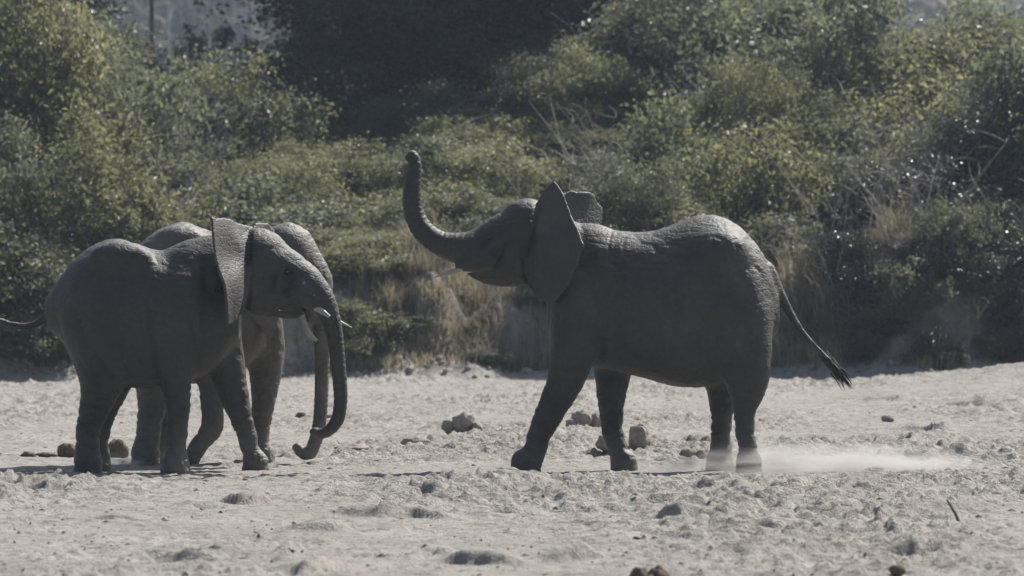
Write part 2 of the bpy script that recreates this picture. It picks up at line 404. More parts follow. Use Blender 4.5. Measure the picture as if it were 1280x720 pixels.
# ------------------------------------------------------------------ elephants: implicit bodies turned into one skin
class SDF:
    def __init__(self, lo, hi, vox):
        self.lo = np.array(lo, dtype=np.float32); self.v = vox
        self.n = np.ceil((np.array(hi) - self.lo) / vox).astype(int) + 1
        self.ax = [self.lo[i] + vox * np.arange(self.n[i], dtype=np.float32) for i in range(3)]
        self.d = np.full(self.n, 1.0, dtype=np.float32)
    def box(self, lo, hi):
        s = []
        for i in range(3):
            a = max(0, int((lo[i] - self.lo[i]) / self.v) - 2); b = min(self.n[i], int((hi[i] - self.lo[i]) / self.v) + 3)
            s.append(slice(a, max(a, b)))
        s = tuple(s)
        g = (self.ax[0][s[0]][:, None, None], self.ax[1][s[1]][None, :, None], self.ax[2][s[2]][None, None, :])
        return s, g
    def join(self, s, b, k):
        a = self.d[s]
        h = np.clip(0.5 + 0.5 * (b - a) / k, 0, 1)
        self.d[s] = a * h + b * (1 - h) - k * h * (1 - h)
    def cut(self, s, b, k):
        a = self.d[s]; b = -b
        h = np.clip(0.5 - 0.5 * (b - a) / k, 0, 1)
        self.d[s] = a * h + b * (1 - h) + k * h * (1 - h)
    def path(self, pts, k=0.06, sy=1.0, cut=False):
        """pts: list of (x,y,z,r); smooth interpolated tube, y-extent scaled by sy"""
        p = resample(np.array(pts, dtype=np.float64), 5)
        pad = k + 2 * self.v
        r = p[:, 3].max()
        lo = p[:, :3].min(0) - r * max(1, sy) - pad; hi = p[:, :3].max(0) + r * max(1, sy) + pad
        s, (gx, gy, gz) = self.box(lo, hi)
        best = None
        for a, b in zip(p[:-1], p[1:]):
            ba = b[:3] - a[:3]
            L = max(float(ba[0] ** 2 + ba[1] ** 2 + ba[2] ** 2), 1e-9)
            qx, qy, qz = gx - a[0], gy - a[1], gz - a[2]
            t = np.clip((qx * ba[0] + qy * ba[1] + qz * ba[2]) / L, 0, 1)
            d = np.sqrt((qx - t * ba[0]) ** 2 + ((qy - t * ba[1]) / sy) ** 2 + (qz - t * ba[2]) ** 2) - (a[3] + (b[3] - a[3]) * t)
            best = d if best is None else np.minimum(best, d)
        (self.cut if cut else self.join)(s, best.astype(np.float32), k)
    def ell(self, c, r, k=0.08, cut=False):
        r = np.array(r); pad = k + 2 * self.v
        s, (gx, gy, gz) = self.box(np.array(c) - r - pad, np.array(c) + r + pad)
        k0 = np.sqrt(((gx - c[0]) / r[0]) ** 2 + ((gy - c[1]) / r[1]) ** 2 + ((gz - c[2]) / r[2]) ** 2)
        k1 = np.sqrt(((gx - c[0]) / r[0] ** 2) ** 2 + ((gy - c[1]) / r[1] ** 2) ** 2 + ((gz - c[2]) / r[2] ** 2) ** 2) + 1e-6
        (self.cut if cut else self.join)(s, (k0 * (k0 - 1) / k1).astype(np.float32), k)
    def torso(self, st, k=0.05):
        """st rows: x, ztop, zbot, halfwidth sorted by x"""
        st = np.array(sorted(st))
        gxs = self.ax[0]
        s, (gx, gy, gz) = self.box((st[0, 0] - .12, -1, st[:, 2].min() - .15), (st[-1, 0] + .12, 1, st[:, 1].max() + .15))
        xx = gx[:, 0, 0]
        zt, zb, w = (cubic(st[:, 0], st[:, i], xx) for i in (1, 2, 3)); w = w * 0.92
        zc = zt * 0.42 + zb * 0.58
        over = np.maximum(np.maximum(st[0, 0] - xx, xx - st[-1, 0]), 0)[:, None, None]
        zt, zb, w, zc = (q[:, None, None] for q in (zt, zb, w, zc))
        up = gz > zc
        hh = np.where(up, zt - zc, zc - zb)
        p = np.where(up, 2.05, 2.6)
        r = (np.abs(gy / w) ** p + (np.abs(gz - zc) / hh) ** p) ** (1 / p)
        d = (r - 1) * np.minimum(w, hh) * 0.9
        d = np.sqrt(np.maximum(d, 0) ** 2 + over ** 2) + np.minimum(d, 0)
        d = np.where(over > 0, np.maximum(d, over), d)
        self.join(s, d.astype(np.float32), k)
    def sheet(self, o, u, v, poly, th, bend, k=0.03):
        """thin curved plate: polygon in the (u,v) plane through o, thickness th, bend(u,v) offset"""
        o, u, v = (np.array(q, dtype=np.float64) for q in (o, u, v))
        n = np.cross(u, v)
        poly = chaikin(np.repeat(np.array(poly, dtype=np.float64), 2, 0), 2)
        self.ears = getattr(self, "ears", []) + [(o, u, v, n, poly, th, bend)]
        pts = o + poly[:, :1] * u + poly[:, 1:] * v
        s, (gx, gy, gz) = self.box(pts.min(0) - 0.2, pts.max(0) + 0.2)
        qx, qy, qz = gx - o[0], gy - o[1], gz - o[2]
        a = (qx * u[0] + qy * u[1] + qz * u[2]).astype(np.float32)
        b = (qx * v[0] + qy * v[1] + qz * v[2]).astype(np.float32)
        w = (qx * n[0] + qy * n[1] + qz * n[2]).astype(np.float32) - bend(a, b)
        dist = np.full(a.shape, 9.0, dtype=np.float32); ins = np.zeros(a.shape, dtype=bool)
        for (x0, y0), (x1, y1) in zip(poly, np.roll(poly, -1, 0)):
            ex, ey = x1 - x0, y1 - y0
            t = np.clip(((a - x0) * ex + (b - y0) * ey) / (ex * ex + ey * ey + 1e-12), 0, 1)
            dist = np.minimum(dist, (a - x0 - t * ex) ** 2 + (b - y0 - t * ey) ** 2)
            c1 = (y0 > b) != (y1 > b)
            ins ^= c1 & (a < (x1 - x0) * (b - y0) / ((y1 - y0) if abs(y1 - y0) > 1e-9 else 1e-9) + x0)
        dd = np.sqrt(dist); dd = np.where(ins, -dd, dd) + (0.012 * noise2((a * 9).ravel(), (b * 9).ravel(), 33) + 0.005 * noise2((a * 22).ravel(), (b * 22).ravel(), 34)).reshape(a.shape)
        e = np.abs(w) - th
        d = np.minimum(np.maximum(dd, e), 0) + np.sqrt(np.maximum(dd, 0) ** 2 + np.maximum(e, 0) ** 2) - 0.006
        self.join(s, d.astype(np.float32), k)
    def mesh(self):
        d = self.d; v = self.v
        neg = d < 0
        c = np.zeros(np.array(d.shape) - 1, dtype=np.int8)
        for i in (0, 1):
            for j in (0, 1):
                for k in (0, 1):
                    c += neg[i:i + c.shape[0], j:j + c.shape[1], k:k + c.shape[2]]
        act = np.argwhere((c > 0) & (c < 8))
        ids = np.full(c.shape, -1, dtype=np.int64)
        ids[tuple(act.T)] = np.arange(len(act))
        cor = {}
        for i in (0, 1):
            for j in (0, 1):
                for k in (0, 1):
                    cor[(i, j, k)] = d[act[:, 0] + i, act[:, 1] + j, act[:, 2] + k]
        acc = np.zeros((len(act), 3)); cnt = np.zeros(len(act))
        ks = list(cor)
        for a in ks:
            for b in ks:
                if sum(b) == sum(a) + 1 and all(bb >= aa for aa, bb in zip(a, b)):
                    da, db = cor[a], cor[b]
                    m = (da < 0) != (db < 0)
                    t = np.where(m, da / np.where(m, da - db, 1), 0)
                    pt = np.array(a)[None] + t[:, None] * (np.array(b) - np.array(a))[None]
                    acc += pt * m[:, None]; cnt += m
        verts = self.lo + v * (act + acc / cnt[:, None])
        quads = []
        for axn in range(3):
            sl0 = [slice(None)] * 3; sl1 = [slice(None)] * 3
            sl0[axn] = slice(0, -1); sl1[axn] = slice(1, None)
            n0, n1 = neg[tuple(sl0)], neg[tuple(sl1)]
            e = np.argwhere(n0 != n1)
            a1, a2 = (axn + 1) % 3, (axn + 2) % 3
            e = e[(e[:, a1] > 0) & (e[:, a2] > 0) & (e[:, a1] < c.shape[a1]) & (e[:, a2] < c.shape[a2])]
            flip = n0[tuple(e.T)]
            def at_(o1, o2):
                q = e.copy(); q[:, a1] -= o1; q[:, a2] -= o2
                return ids[tuple(q.T)]
            q = np.stack([at_(1, 1), at_(0, 1), at_(0, 0), at_(1, 0)], -1)
            q[~flip] = q[~flip][:, ::-1]
            quads.append(q)
        q = np.concatenate(quads)
        q = q[(q >= 0).all(1)]
        return verts.astype(np.float64), q

def cubic(x, y, t):
    """monotone-ish Catmull-Rom through (x,y) sampled at t"""
    x = np.asarray(x, float); y = np.asarray(y, float)
    m = np.gradient(y, x)
    i = np.clip(np.searchsorted(x, t) - 1, 0, len(x) - 2)
    h = x[i + 1] - x[i]; u = np.clip((t - x[i]) / h, 0, 1)
    return ((2 * u ** 3 - 3 * u ** 2 + 1) * y[i] + (u ** 3 - 2 * u ** 2 + u) * h * m[i] + (-2 * u ** 3 + 3 * u ** 2) * y[i + 1] + (u ** 3 - u ** 2) * h * m[i + 1])

def resample(p, n):
    d = np.concatenate([[0], np.cumsum(np.maximum(np.linalg.norm(np.diff(p[:, :3], axis=0), axis=1), 1e-4))])
    t = np.concatenate([np.linspace(a, b, n, endpoint=False) for a, b in zip(d[:-1], d[1:])] + [[d[-1]]])
    return np.stack([cubic(d, p[:, i], t) for i in range(p.shape[1])], -1)

def chaikin(p, it):
    for _ in range(it):
        q = np.roll(p, -1, 0)
        p = np.stack([p * 0.75 + q * 0.25, p * 0.25 + q * 0.75], 1).reshape(-1, p.shape[1])
    return p

def vnormals(v, q):
    n = np.cross(v[q[:, 2]] - v[q[:, 0]], v[q[:, 3]] - v[q[:, 1]])
    out = np.zeros_like(v)
    for i in range(4):
        np.add.at(out, q[:, i], n)
    return out / (np.linalg.norm(out, axis=1, keepdims=True) + 1e-9)

def smooth(v, q, it, lam=0.5):
    cnt = np.zeros(len(v)); e = np.concatenate([q[:, [0, 1]], q[:, [1, 2]], q[:, [2, 3]], q[:, [3, 0]]])
    np.add.at(cnt, e[:, 0], 1); np.add.at(cnt, e[:, 1], 1)
    for i in range(it):
        for l in (lam, -lam * 1.03):
            acc = np.zeros_like(v)
            np.add.at(acc, e[:, 0], v[e[:, 1]]); np.add.at(acc, e[:, 1], v[e[:, 0]])
            v = v + l * (acc / cnt[:, None] - v)
    return v

def tube(pts, sides=8, cap=True):
    """pts (n,4): x,y,z,r -> verts, quads"""
    p = np.asarray(pts, float); n = len(p)
    t = np.gradient(p[:, :3], axis=0); t /= np.linalg.norm(t, axis=1, keepdims=True) + 1e-9
    ref = np.array([0.3, 1, 0.2]) if abs(t[0][1]) < 0.8 else np.array([1, 0.1, 0.2])
    a = np.cross(t, ref); a /= np.linalg.norm(a, axis=1, keepdims=True) + 1e-9
    b = np.cross(t, a)
    th = np.linspace(0, 2 * np.pi, sides, endpoint=False)
    v = p[:, None, :3] + p[:, None, 3:4] * (np.cos(th)[None, :, None] * a[:, None] + np.sin(th)[None, :, None] * b[:, None])
    v = v.reshape(-1, 3)
    i = np.arange(n - 1)[:, None] * sides; j = np.arange(sides)[None]
    j2 = (j + 1) % sides
    q = np.stack([i + j, i + j2, i + sides + j2, i + sides + j], -1).reshape(-1, 4)
    return v, q

def merge(parts):
    vs, qs, o = [], [], 0
    for v, q in parts:
        vs.append(v); qs.append(q + o); o += len(v)
    return np.concatenate(vs), np.concatenate(qs)

VOX = 0.0135
def build_elephant(spec):
    Y0 = spec["Y"]; x0 = (spec["cx"] - 640) * Y0 / F
    s = F / Y0
    gz0 = 0.0
    def P(px, py, y=0.0):
        d = Y0 + y
        return ((px - 640) * d / F - x0, y, HCAM - (py - HOR) * d / F - gz0)
    def W(pts, y=0.0):
        out = []
        for q in pts:
            yy = y if len(q) < 4 else q[3]
            out.append((*P(q[0], q[1], yy), q[2] / s))
        return out
    allx = [P(q[0], 400)[0] for q in spec["torso"] + spec["trunk"] + spec["tail"]]
    allz = [P(400, q[1])[2] for q in spec["torso"] + spec["trunk"] + spec.get("ear_pts", [])]
    S = SDF((min(allx) - .35, -1.05, -0.1), (max(allx) + .35, 1.05, max(allz) + .4), VOX)
    S.torso([(P(a, 400)[0], P(a, t)[2], P(a, b)[2], w) for a, t, b, w in spec["torso"]])
    for c, r, k in spec["lumps"]:
        S.ell(P(*c), r, k)
    S.path(W(spec["neck"]), 0.10, 0.85)
    for pts, k, sy in spec["head"]:
        S.path(W(pts), k, sy)
    for y, pts in spec["legs"]:
        w = W(pts, y)
        g = [(a, yy * min(1.0, 0.8 + 0.2 * i), z, r) for i, (a, yy, z, r) in enumerate(w)]
        S.path([(a, yy, z, r * 0.95) for a, yy, z, r in g], 0.055, 0.95)
        fx, fy, fz, fr = g[-1]
        if spec["feet"].get((y, pts[0][0]), True):
            S.path([(fx, fy, fz + 0.05, fr * 0.98), (fx, fy, -0.03, fr * 1.06)], 0.025, 0.95)
    trunk = W(spec["trunk"], 0)
    S.path(trunk, 0.045, 1.0)
    S.path(W(spec["tail"]), 0.03, 1.0)
    for c in spec.get("cuts", []):
        S.path(W(c[0]), c[1], c[2], cut=True)
    for e in spec["ears"]:
        S.sheet(*e(P, s))
    # flat soles at ground level
    S.d[:, :, :] = np.maximum(S.d, (-0.035 - S.ax[2])[None, None, :])
    v, q = S.mesh()
    v = smooth(v, q, 3)
    nrm = vnormals(v, q)
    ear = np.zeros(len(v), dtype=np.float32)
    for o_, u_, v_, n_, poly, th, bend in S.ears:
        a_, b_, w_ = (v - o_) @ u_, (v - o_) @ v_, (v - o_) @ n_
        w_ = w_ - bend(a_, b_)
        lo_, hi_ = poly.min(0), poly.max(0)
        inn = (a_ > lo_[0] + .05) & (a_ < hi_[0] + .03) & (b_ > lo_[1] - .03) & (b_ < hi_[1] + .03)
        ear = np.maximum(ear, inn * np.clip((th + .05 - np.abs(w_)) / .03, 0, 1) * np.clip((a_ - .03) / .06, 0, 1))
    # wrinkles: rings on the trunk, folds on legs and flanks
    tp = resample(np.array(trunk), 12)
    seg = np.concatenate([[0], np.cumsum(np.linalg.norm(np.diff(tp[:, :3], axis=0), axis=1))])
    near = np.full(len(v), 9.0); tt = np.zeros(len(v))
    for a, L in zip(tp, seg):
        dd = np.linalg.norm(v - a[:3], axis=1) / a[3]
        m = dd < near; near[m] = dd[m]; tt[m] = L
    # continuous parameter: project on local tangent
    i = np.clip(np.searchsorted(seg, tt), 1, len(seg) - 2)
    tang = tp[i + 1, :3] - tp[i - 1, :3]; tang /= np.linalg.norm(tang, axis=1, keepdims=True) + 1e-9
    tt = tt + ((v - tp[np.clip(np.searchsorted(seg, tt), 0, len(seg) - 1), :3]) * tang).sum(1)
    tm = np.clip((1.5 - near) / 0.2, 0, 1) * np.clip((tt - 0.12) / 0.25, 0, 1)
    wob = 0.35 * noise3(v * 14, 5)
    ring = np.abs(np.sin((tt / 0.052 + wob) * np.pi)) ** 0.6
    disp = tm * (ring - 0.7) * 0.0065
    body = (1 - tm) * (1 - 0.8 * ear)
    seamy = 1.0 + 0.0 * near
    def ridged(p, sd):
        return np.clip(0.35 - np.abs(noise3(p, sd)), 0, 1) / 0.35          # 1 along thin lines
    warp = 0.9 * noise3(v * 3.5, 9)[:, None]
    legm = np.clip((1.0 - v[:, 2]) / 0.35, 0, 1) * body
    disp -= legm * (0.010 * ridged(v * np.array([3.5, 3.5, 13.0]) + warp, 3) + 0.006 * ridged(v * np.array([7, 7, 22.0]) + warp, 4))
    fl = body * (1 - legm)
    disp -= fl * (0.0055 * ridged(v * np.array([8, 5, 3.0]) + warp, 13) + 0.0035 * ridged(v * np.array([6, 6, 15.0]) + warp, 16) + 0.0015 * ridged(v * 17 + warp, 14))
    disp += body * 0.014 * noise3(v * np.array([3.2, 2.5, 2.2]), 15)
    for pts, wd, dp in spec.get("creases", []):
        p = resample(np.array([(*P(a, b), 0.0) for a, b in pts]), 8)
        d2 = np.full(len(v), 9.0)
        for a in p:
            d2 = np.minimum(d2, (v[:, 0] - a[0]) ** 2 + (v[:, 2] - a[2]) ** 2)
        if wd > 0.015: wd, dp = wd * 1.5, dp * 0.9
        side = np.clip((np.abs(nrm[:, 1]) - 0.25) / 0.3, 0, 1)
        disp -= side * dp * (np.exp(-d2 / wd ** 2) - 0.45 * np.exp(-d2 / (2.6 * wd) ** 2))
    v = v + nrm * disp[:, None]
    me = mesh_np("body", v, q)
    st = np.zeros(len(v), dtype=np.float32)
    for pts, rad in spec.get("dark_marks", []):
        p = np.array(W(pts))
        for a, b in zip(p[:-1], p[1:]):
            for t in np.linspace(0, 1, 6):
                c = a + (b - a) * t
                d2 = ((v[:, 0] - c[0]) ** 2 + (v[:, 2] - c[2]) ** 2) / rad ** 2
                st = np.maximum(st, 0.95 * np.exp(-d2))
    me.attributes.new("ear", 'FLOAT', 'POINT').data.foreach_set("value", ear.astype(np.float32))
    me.attributes.new("stain", 'FLOAT', 'POINT').data.foreach_set("value", st.astype(np.float32))
    root = tag(empty("elephant", (x0, Y0, 0)), spec["label"], "elephant")
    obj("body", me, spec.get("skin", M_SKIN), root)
    for pts in spec["tusks"]:
        tv, tq = tube(resample(np.array(W(pts)), 5), 10)
        obj("tusk", mesh_np("tusk", tv, tq), M_TUSK, root)
    # eyes sit on the skin of the head
    for ex, ey, side in spec["eyes"]:
        px, _, pz = P(ex, ey)
        m = (np.abs(v[:, 0] - px) < 0.025) & (np.abs(v[:, 2] - pz) < 0.025) & (v[:, 1] * side > 0) & (np.abs(v[:, 1]) < 0.40)
        if not m.any(): continue
        ysurf = v[m, 1][np.argmin(np.abs(v[m, 1]))] if False else np.median(v[m, 1])
        th = np.linspace(0, np.pi, 9); prof = [(px, ysurf - side * 0.012 + 0.0 , pz, 0)]
        ev = np.array([[px + 0.032 * np.sin(a) * np.cos(b), ysurf - side * 0.008 + 0.024 * np.cos(a), pz + 0.026 * np.sin(a) * np.sin(b)] for a in th for b in np.linspace(0, 2 * np.pi, 12, endpoint=False)])
        eq = np.array([[i * 12 + j, i * 12 + (j + 1) % 12, (i + 1) * 12 + (j + 1) % 12, (i + 1) * 12 + j] for i in range(8) for j in range(12)])
        obj("eye", mesh_np("eye", ev, eq), M_EYE, root)
    # tail tuft of coarse hair
    if spec.get("tuft"):
        parts = []
        tr = np.random.default_rng(5)
        tl = np.array(W(spec["tail"])); e = tl[-1, :3]; dr = tl[-1, :3] - tl[-3, :3]; dr /= np.linalg.norm(dr)
        for k in range(150):
            a = e - dr * tr.uniform(0.0, 0.20) + tr.normal(0, 0.02, 3)
            L = tr.uniform(0.08, 0.15)
            d = dr * 0.75 + tr.normal(0, 0.09, 3) + np.array([spec["tuft"][0], 0, spec["tuft"][1]])
            m_ = a + d * L * 0.5; z_ = a + d * L + np.array([0, 0, -0.03])
            parts.append(tube(resample(np.array([[*a, .006], [*m_, .0055], [*z_, .0015]]), 2), 4))
        hv, hq = merge(parts)
        obj("tail_hair", mesh_np("tail_hair", hv, hq), M_HAIR, root)
    return root

def ear_sheet(hinge, ang, outline, y_h, lean=0.0, th=0.012, curl=0.25, curl2=0.0, back=0.0, droop=0.0):
    """outline in photo pixels; the plate turns 'ang' degrees out of the picture plane about a vertical
    line through the hinge pixel; lean tips the top towards/away from the viewer"""
    def f(P, s):
        o = np.array(P(hinge[0], hinge[1], y_h))
        sg = 1 if np.mean([q[0] for q in outline]) > hinge[0] else -1
        out = -1 if y_h < 0 else 1
        u = np.array([sg * math.cos(math.radians(ang)), out * math.sin(math.radians(ang)), 0])
        v = np.array([back, out * math.sin(math.radians(lean)), math.cos(math.radians(lean))])
        v /= np.linalg.norm(v)
        n = np.cross(u, v); n /= np.linalg.norm(n); v = np.cross(n, u)
        A = np.linalg.inv(np.array([[u[0], v[0]], [u[2], v[2]]]))
        poly = [tuple(A @ np.array([(q[0] - hinge[0]) / s, (hinge[1] - q[1]) / s])) for q in outline]
        umax = max(p[0] for p in poly); vmin = min(p[1] for p in poly); vmax = max(p[1] for p in poly)
        def bend(a, b):
            n_ = 0.6 * noise2((a * 4).ravel(), (b * 2.2).ravel(), 7).reshape(a.shape)
            return (curl * a * a - curl * 0.35 * a + 0.045 * n_ + 0.012 * np.sin(np.arctan2(b, a + 0.12) * 7 + 3 * a) * np.clip(a * 3, 0, 1) + curl2 * np.clip(b - vmax * 0.6, 0, 1) ** 2 + droop * np.minimum(b + 0.12, 0) ** 2).astype(np.float32)
        return o, u, v, poly, th, bend
    return f

E1 = dict(  # trunk raised, facing left
    label="elephant trumpeting with its trunk raised high and ears spread, facing the other two",
    Y=45.0, cx=810,
    torso=[(684, 345, 420, .20), (705, 308, 445, .36), (735, 283, 458, .45), (770, 288, 466, .50), (805, 290, 474, .55), (840, 281, 484, .57), (875, 270, 486, .56),
           (905, 273, 480, .52), (935, 294, 458, .42), (958, 324, 434, .30), (974, 362, 412, .16)],
    lumps=[((903, 312, -.30), (.20, .13, .14), .14), ((903, 312, .30), (.20, .13, .14), .14), ((722, 395, -.30), (.23, .17, .36), .12), ((730, 395, .30), (.23, .17, .36), .12),
           ((924, 398, -.26), (.23, .19, .40), .10), ((920, 398, .26), (.23, .19, .40), .10)],
    neck=[(745, 345, 50), (715, 328, 46), (680, 305, 42)],
    head=[([(660, 287, 37), (632, 298, 33), (604, 312, 26)], .06, .95), ([(657, 268, 20), (650, 266, 17)], .07, 1.35),
          ([(648, 322, 33), (622, 331, 24)], .05, .9), ([(650, 335, 22), (620, 341, 16), (596, 342, 9), (588, 339, 6)], .035, .9),
          ([(612, 322, 17, -.12), (590, 328, 13, -.11), (577, 332, 8, -.10)], .04, 1.0), ([(612, 322, 17, .12), (590, 328, 13, .11), (577, 332, 8, .10)], .04, 1.0)],
    cuts=[([(572, 338, 3), (600, 335, 3.5), (622, 330, 2.5)], .02, 4.0), ([(611, 297, 3.5, -.27), (611, 298, 3.5, -.22)], .03, 1.0)],
    trunk=[(620, 306, 28), (600, 314, 27), (577, 311, 20.5), (558, 307, 16.5), (541, 299, 14.5), (527, 286, 13.5), (518, 268, 12.5), (515, 248, 12), (516, 228, 10.5), (518, 212, 9), (518, 201, 7.5), (515.5, 195, 7), (511, 197, 5)],
    tail=[(955, 340, 16), (966, 356, 12), (977, 373, 8), (990, 395, 5.8), (1003, 415, 5.2), (1020, 434, 4.6), (1038, 452, 4.2), (1047, 464, 3.4)], tuft=(0.25, -0.25),
    legs=[(-.27, [(720, 420, 36), (714, 450, 30), (705, 478, 25), (692, 505, 20), (680, 530, 16.5), (672, 550, 15), (664, 570, 15.5), (656, 586, 19)]),
          (.27, [(765, 420, 32), (766, 450, 27), (765, 480, 22.5), (764, 510, 18), (766, 540, 14.5), (774, 565, 13.5), (781, 585, 17)]),
          (-.25, [(927, 398, 40), (931, 440, 36), (934, 478, 28), (932, 508, 17.5), (931, 535, 14), (935, 560, 14.5), (937, 584, 17.5)]),
          (.25, [(910, 420, 38), (906, 460, 32), (904, 498, 20), (902, 530, 14.5), (901, 560, 15.5), (900, 584, 19)])],
    feet={},
    ears=[ear_sheet((664, 315), 38, [(664, 285), (671, 255), (680, 238), (691, 226), (702, 246), (718, 278), (735, 307), (724, 333), (708, 358), (692, 375), (672, 375), (660, 357), (655, 333), (657, 305)], -.275, -6, .009, .45),
          ear_sheet((668, 300), 52, [(668, 290), (678, 255), (698, 242), (720, 238), (738, 244), (749, 260), (747, 280), (735, 306), (712, 340), (690, 352), (670, 340)], .24, 10, .009, .12, .5)],
    tusks=[[(592, 330, 3.6, -.10), (577, 336, 3.2, -.12), (560, 342, 2.4, -.13), (543, 346.5, 0.7, -.13)], [(592, 330, 3.6, .10), (578, 335, 3.0, .12), (566, 337.5, 2.2, .13), (552, 340, 0.7, .13)]],
    eyes=[(611, 297, -1), (611, 297, 1)],
    creases=[([(673, 258), (663, 290), (657, 320), (660, 350), (670, 374)], .018, .03), ([(634, 303), (628, 320), (619, 336)], .010, .016), ([(752, 425), (748, 450), (738, 470)], .022, .035), ([(893, 400), (890, 440), (884, 484)], .03, .03), ([(765, 325), (772, 370), (764, 420)], .05, .03), ([(742, 320), (738, 350), (728, 385)], .02, .018),
             ([(752, 318), (750, 350), (742, 390)], .018, .014), ([(700, 470), (720, 462), (738, 468)], .02, .015), ([(915, 500), (935, 495), (950, 498)], .02, .015), ([(905, 330), (925, 350), (938, 380)], .04, .02), ([(790, 330), (800, 380), (800, 440)], .06, .015), ([(850, 330), (862, 390), (860, 450)], .06, .014)],
    dark_marks=[([(633, 305, 1), (628, 320, 1), (620, 334, 1)], .022), ([(611, 298, 1), (604, 308, 1)], .036), ([(667, 296, 1), (660, 312, 1)], .05)],  # temporal gland streak, eye patch, dark mark at the ear hinge
)
E2 = dict(  # the nearer of the two on the left, facing right
    label="elephant standing in front of its companion, ear spread and tail held out",
    Y=44.85, cx=190,
    torso=[(58, 372, 412, .14), (72, 352, 422, .28), (92, 326, 446, .42), (115, 308, 472, .51), (142, 298, 482, .55), (170, 304, 487, .56), (200, 312, 486, .55), (230, 309, 480, .52),
           (258, 303, 470, .46), (282, 309, 450, .38), (300, 325, 425, .25)],
    lumps=[((150, 322, -.32), (.24, .13, .13), .13), ((150, 322, .30), (.22, .13, .13), .13), ((232, 395, -.30), (.24, .17, .38), .12), ((262, 400, .30), (.24, .17, .36), .12),
           ((113, 405, -.27), (.24, .19, .40), .10), ((124, 405, .27), (.24, .19, .40), .10)],
    neck=[(250, 350, 50), (285, 340, 46), (315, 332, 42)],
    head=[([(326, 327, 37), (352, 338, 31), (380, 354, 24)], .06, .95), ([(325, 306, 19), (340, 307, 15)], .07, 1.35),
          ([(328, 358, 31), (352, 370, 20)], .05, .9), ([(325, 374, 20), (350, 385, 13), (368, 391, 8), (376, 390, 6)], .035, .9),
          ([(372, 362, 17, -.12), (388, 376, 12, -.11), (394, 383, 8, -.10)], .04, 1.0), ([(372, 362, 17, .12), (388, 376, 12, .11), (394, 383, 8, .10)], .04, 1.0)],
    cuts=[([(340, 386, 2.5), (365, 386.5, 3), (392, 388, 3)], .02, 4.0), ([(360, 339, 4, -.26), (360, 340, 4, -.2)], .03, 1.0)],
    trunk=[(365, 345, 27), (385, 358, 23), (401, 374, 17.5), (412, 395, 12.8), (418.5, 420, 10.6), (422, 450, 9.6), (425, 480, 9), (425.5, 505, 8.6), (421, 526, 8.2), (411, 538, 7.4), (400, 542, 6.8), (393, 540, 6)],
    tail=[(74, 372, 10), (62, 389, 7), (50, 402, 6.0), (35, 408, 5.3), (15, 406, 4.8), (-5, 400, 4.4), (-22, 392, 4)], tuft=(-0.2, 0.0),
    legs=[(-.27, [(222, 400, 36), (219, 435, 30), (219, 470, 23.5), (222, 505, 17.5), (221, 540, 14.5), (219, 565, 14), (219, 588, 18)]),
          (.27, [(268, 405, 36), (276, 440, 30), (288, 480, 22.5), (300, 515, 17.5), (309, 545, 14.5), (314, 565, 14), (319, 584, 17.5)]),
          (-.26, [(117, 398, 42), (123, 440, 38), (127, 475, 30), (120, 506, 21), (111, 535, 15.5), (109, 560, 15.5), (110, 584, 18)]),
          (.26, [(135, 420, 40), (140, 455, 33), (140, 490, 21), (131, 520, 14), (125, 550, 12), (123, 580, 15)])],
    feet={},
    ears=[ear_sheet((309, 325), 68, [(311, 287), (300, 280), (285, 275), (267, 273), (272, 298), (278, 325), (286, 355), (294, 384), (301, 402), (308, 397), (311, 375), (311, 340)], -.20, 2, .009, .08, .0, -.32, .4),
          ear_sheet((312, 322), 62, [(313, 290), (320, 279), (334, 278), (340, 288), (338, 320), (334, 360), (326, 385), (316, 375), (312, 340)], .22, 8, .010, .2)],
    tusks=[[(378, 376, 4.4, -.09), (391, 383, 4.2, -.11), (402, 389, 3.8, -.14), (412, 396, 2.0, -.15)], [(378, 378, 5, .13), (391, 384, 4.6, .15), (402, 391, 3.6, .16), (409, 396, 1.8, .16)]],
    eyes=[(360, 339, -1), (360, 339, 1)],
    creases=[([(312, 290), (313, 330), (311, 370), (305, 395)], .018, .03), ([(346, 345), (341, 364)], .012, .014), ([(194, 385), (194, 420), (197, 455), (203, 490)], .024, .04), ([(106, 405), (120, 440), (138, 468), (156, 490)], .03, .045), ([(245, 400), (252, 430), (250, 460)], .022, .03), ([(258, 330), (262, 370), (258, 410)], .03, .02),
             ([(175, 320), (182, 380), (180, 450)], .06, .016), ([(215, 330), (205, 370), (198, 400)], .05, .02), ([(205, 500), (220, 497), (238, 500)], .018, .014), ([(100, 515), (118, 510), (134, 513)], .02, .018), ([(75, 400), (82, 430), (96, 460)], .03, .02), ([(135, 330), (130, 365), (118, 400)], .05, .02)],
    dark_marks=[([(345, 345, 1), (340, 362, 1)], .03), ([(360, 340, 1), (364, 350, 1)], .04), ([(312, 310, 1), (311, 330, 1)], .035)],  # gland streak, eye patch, dark mark where the ear joins the head
)
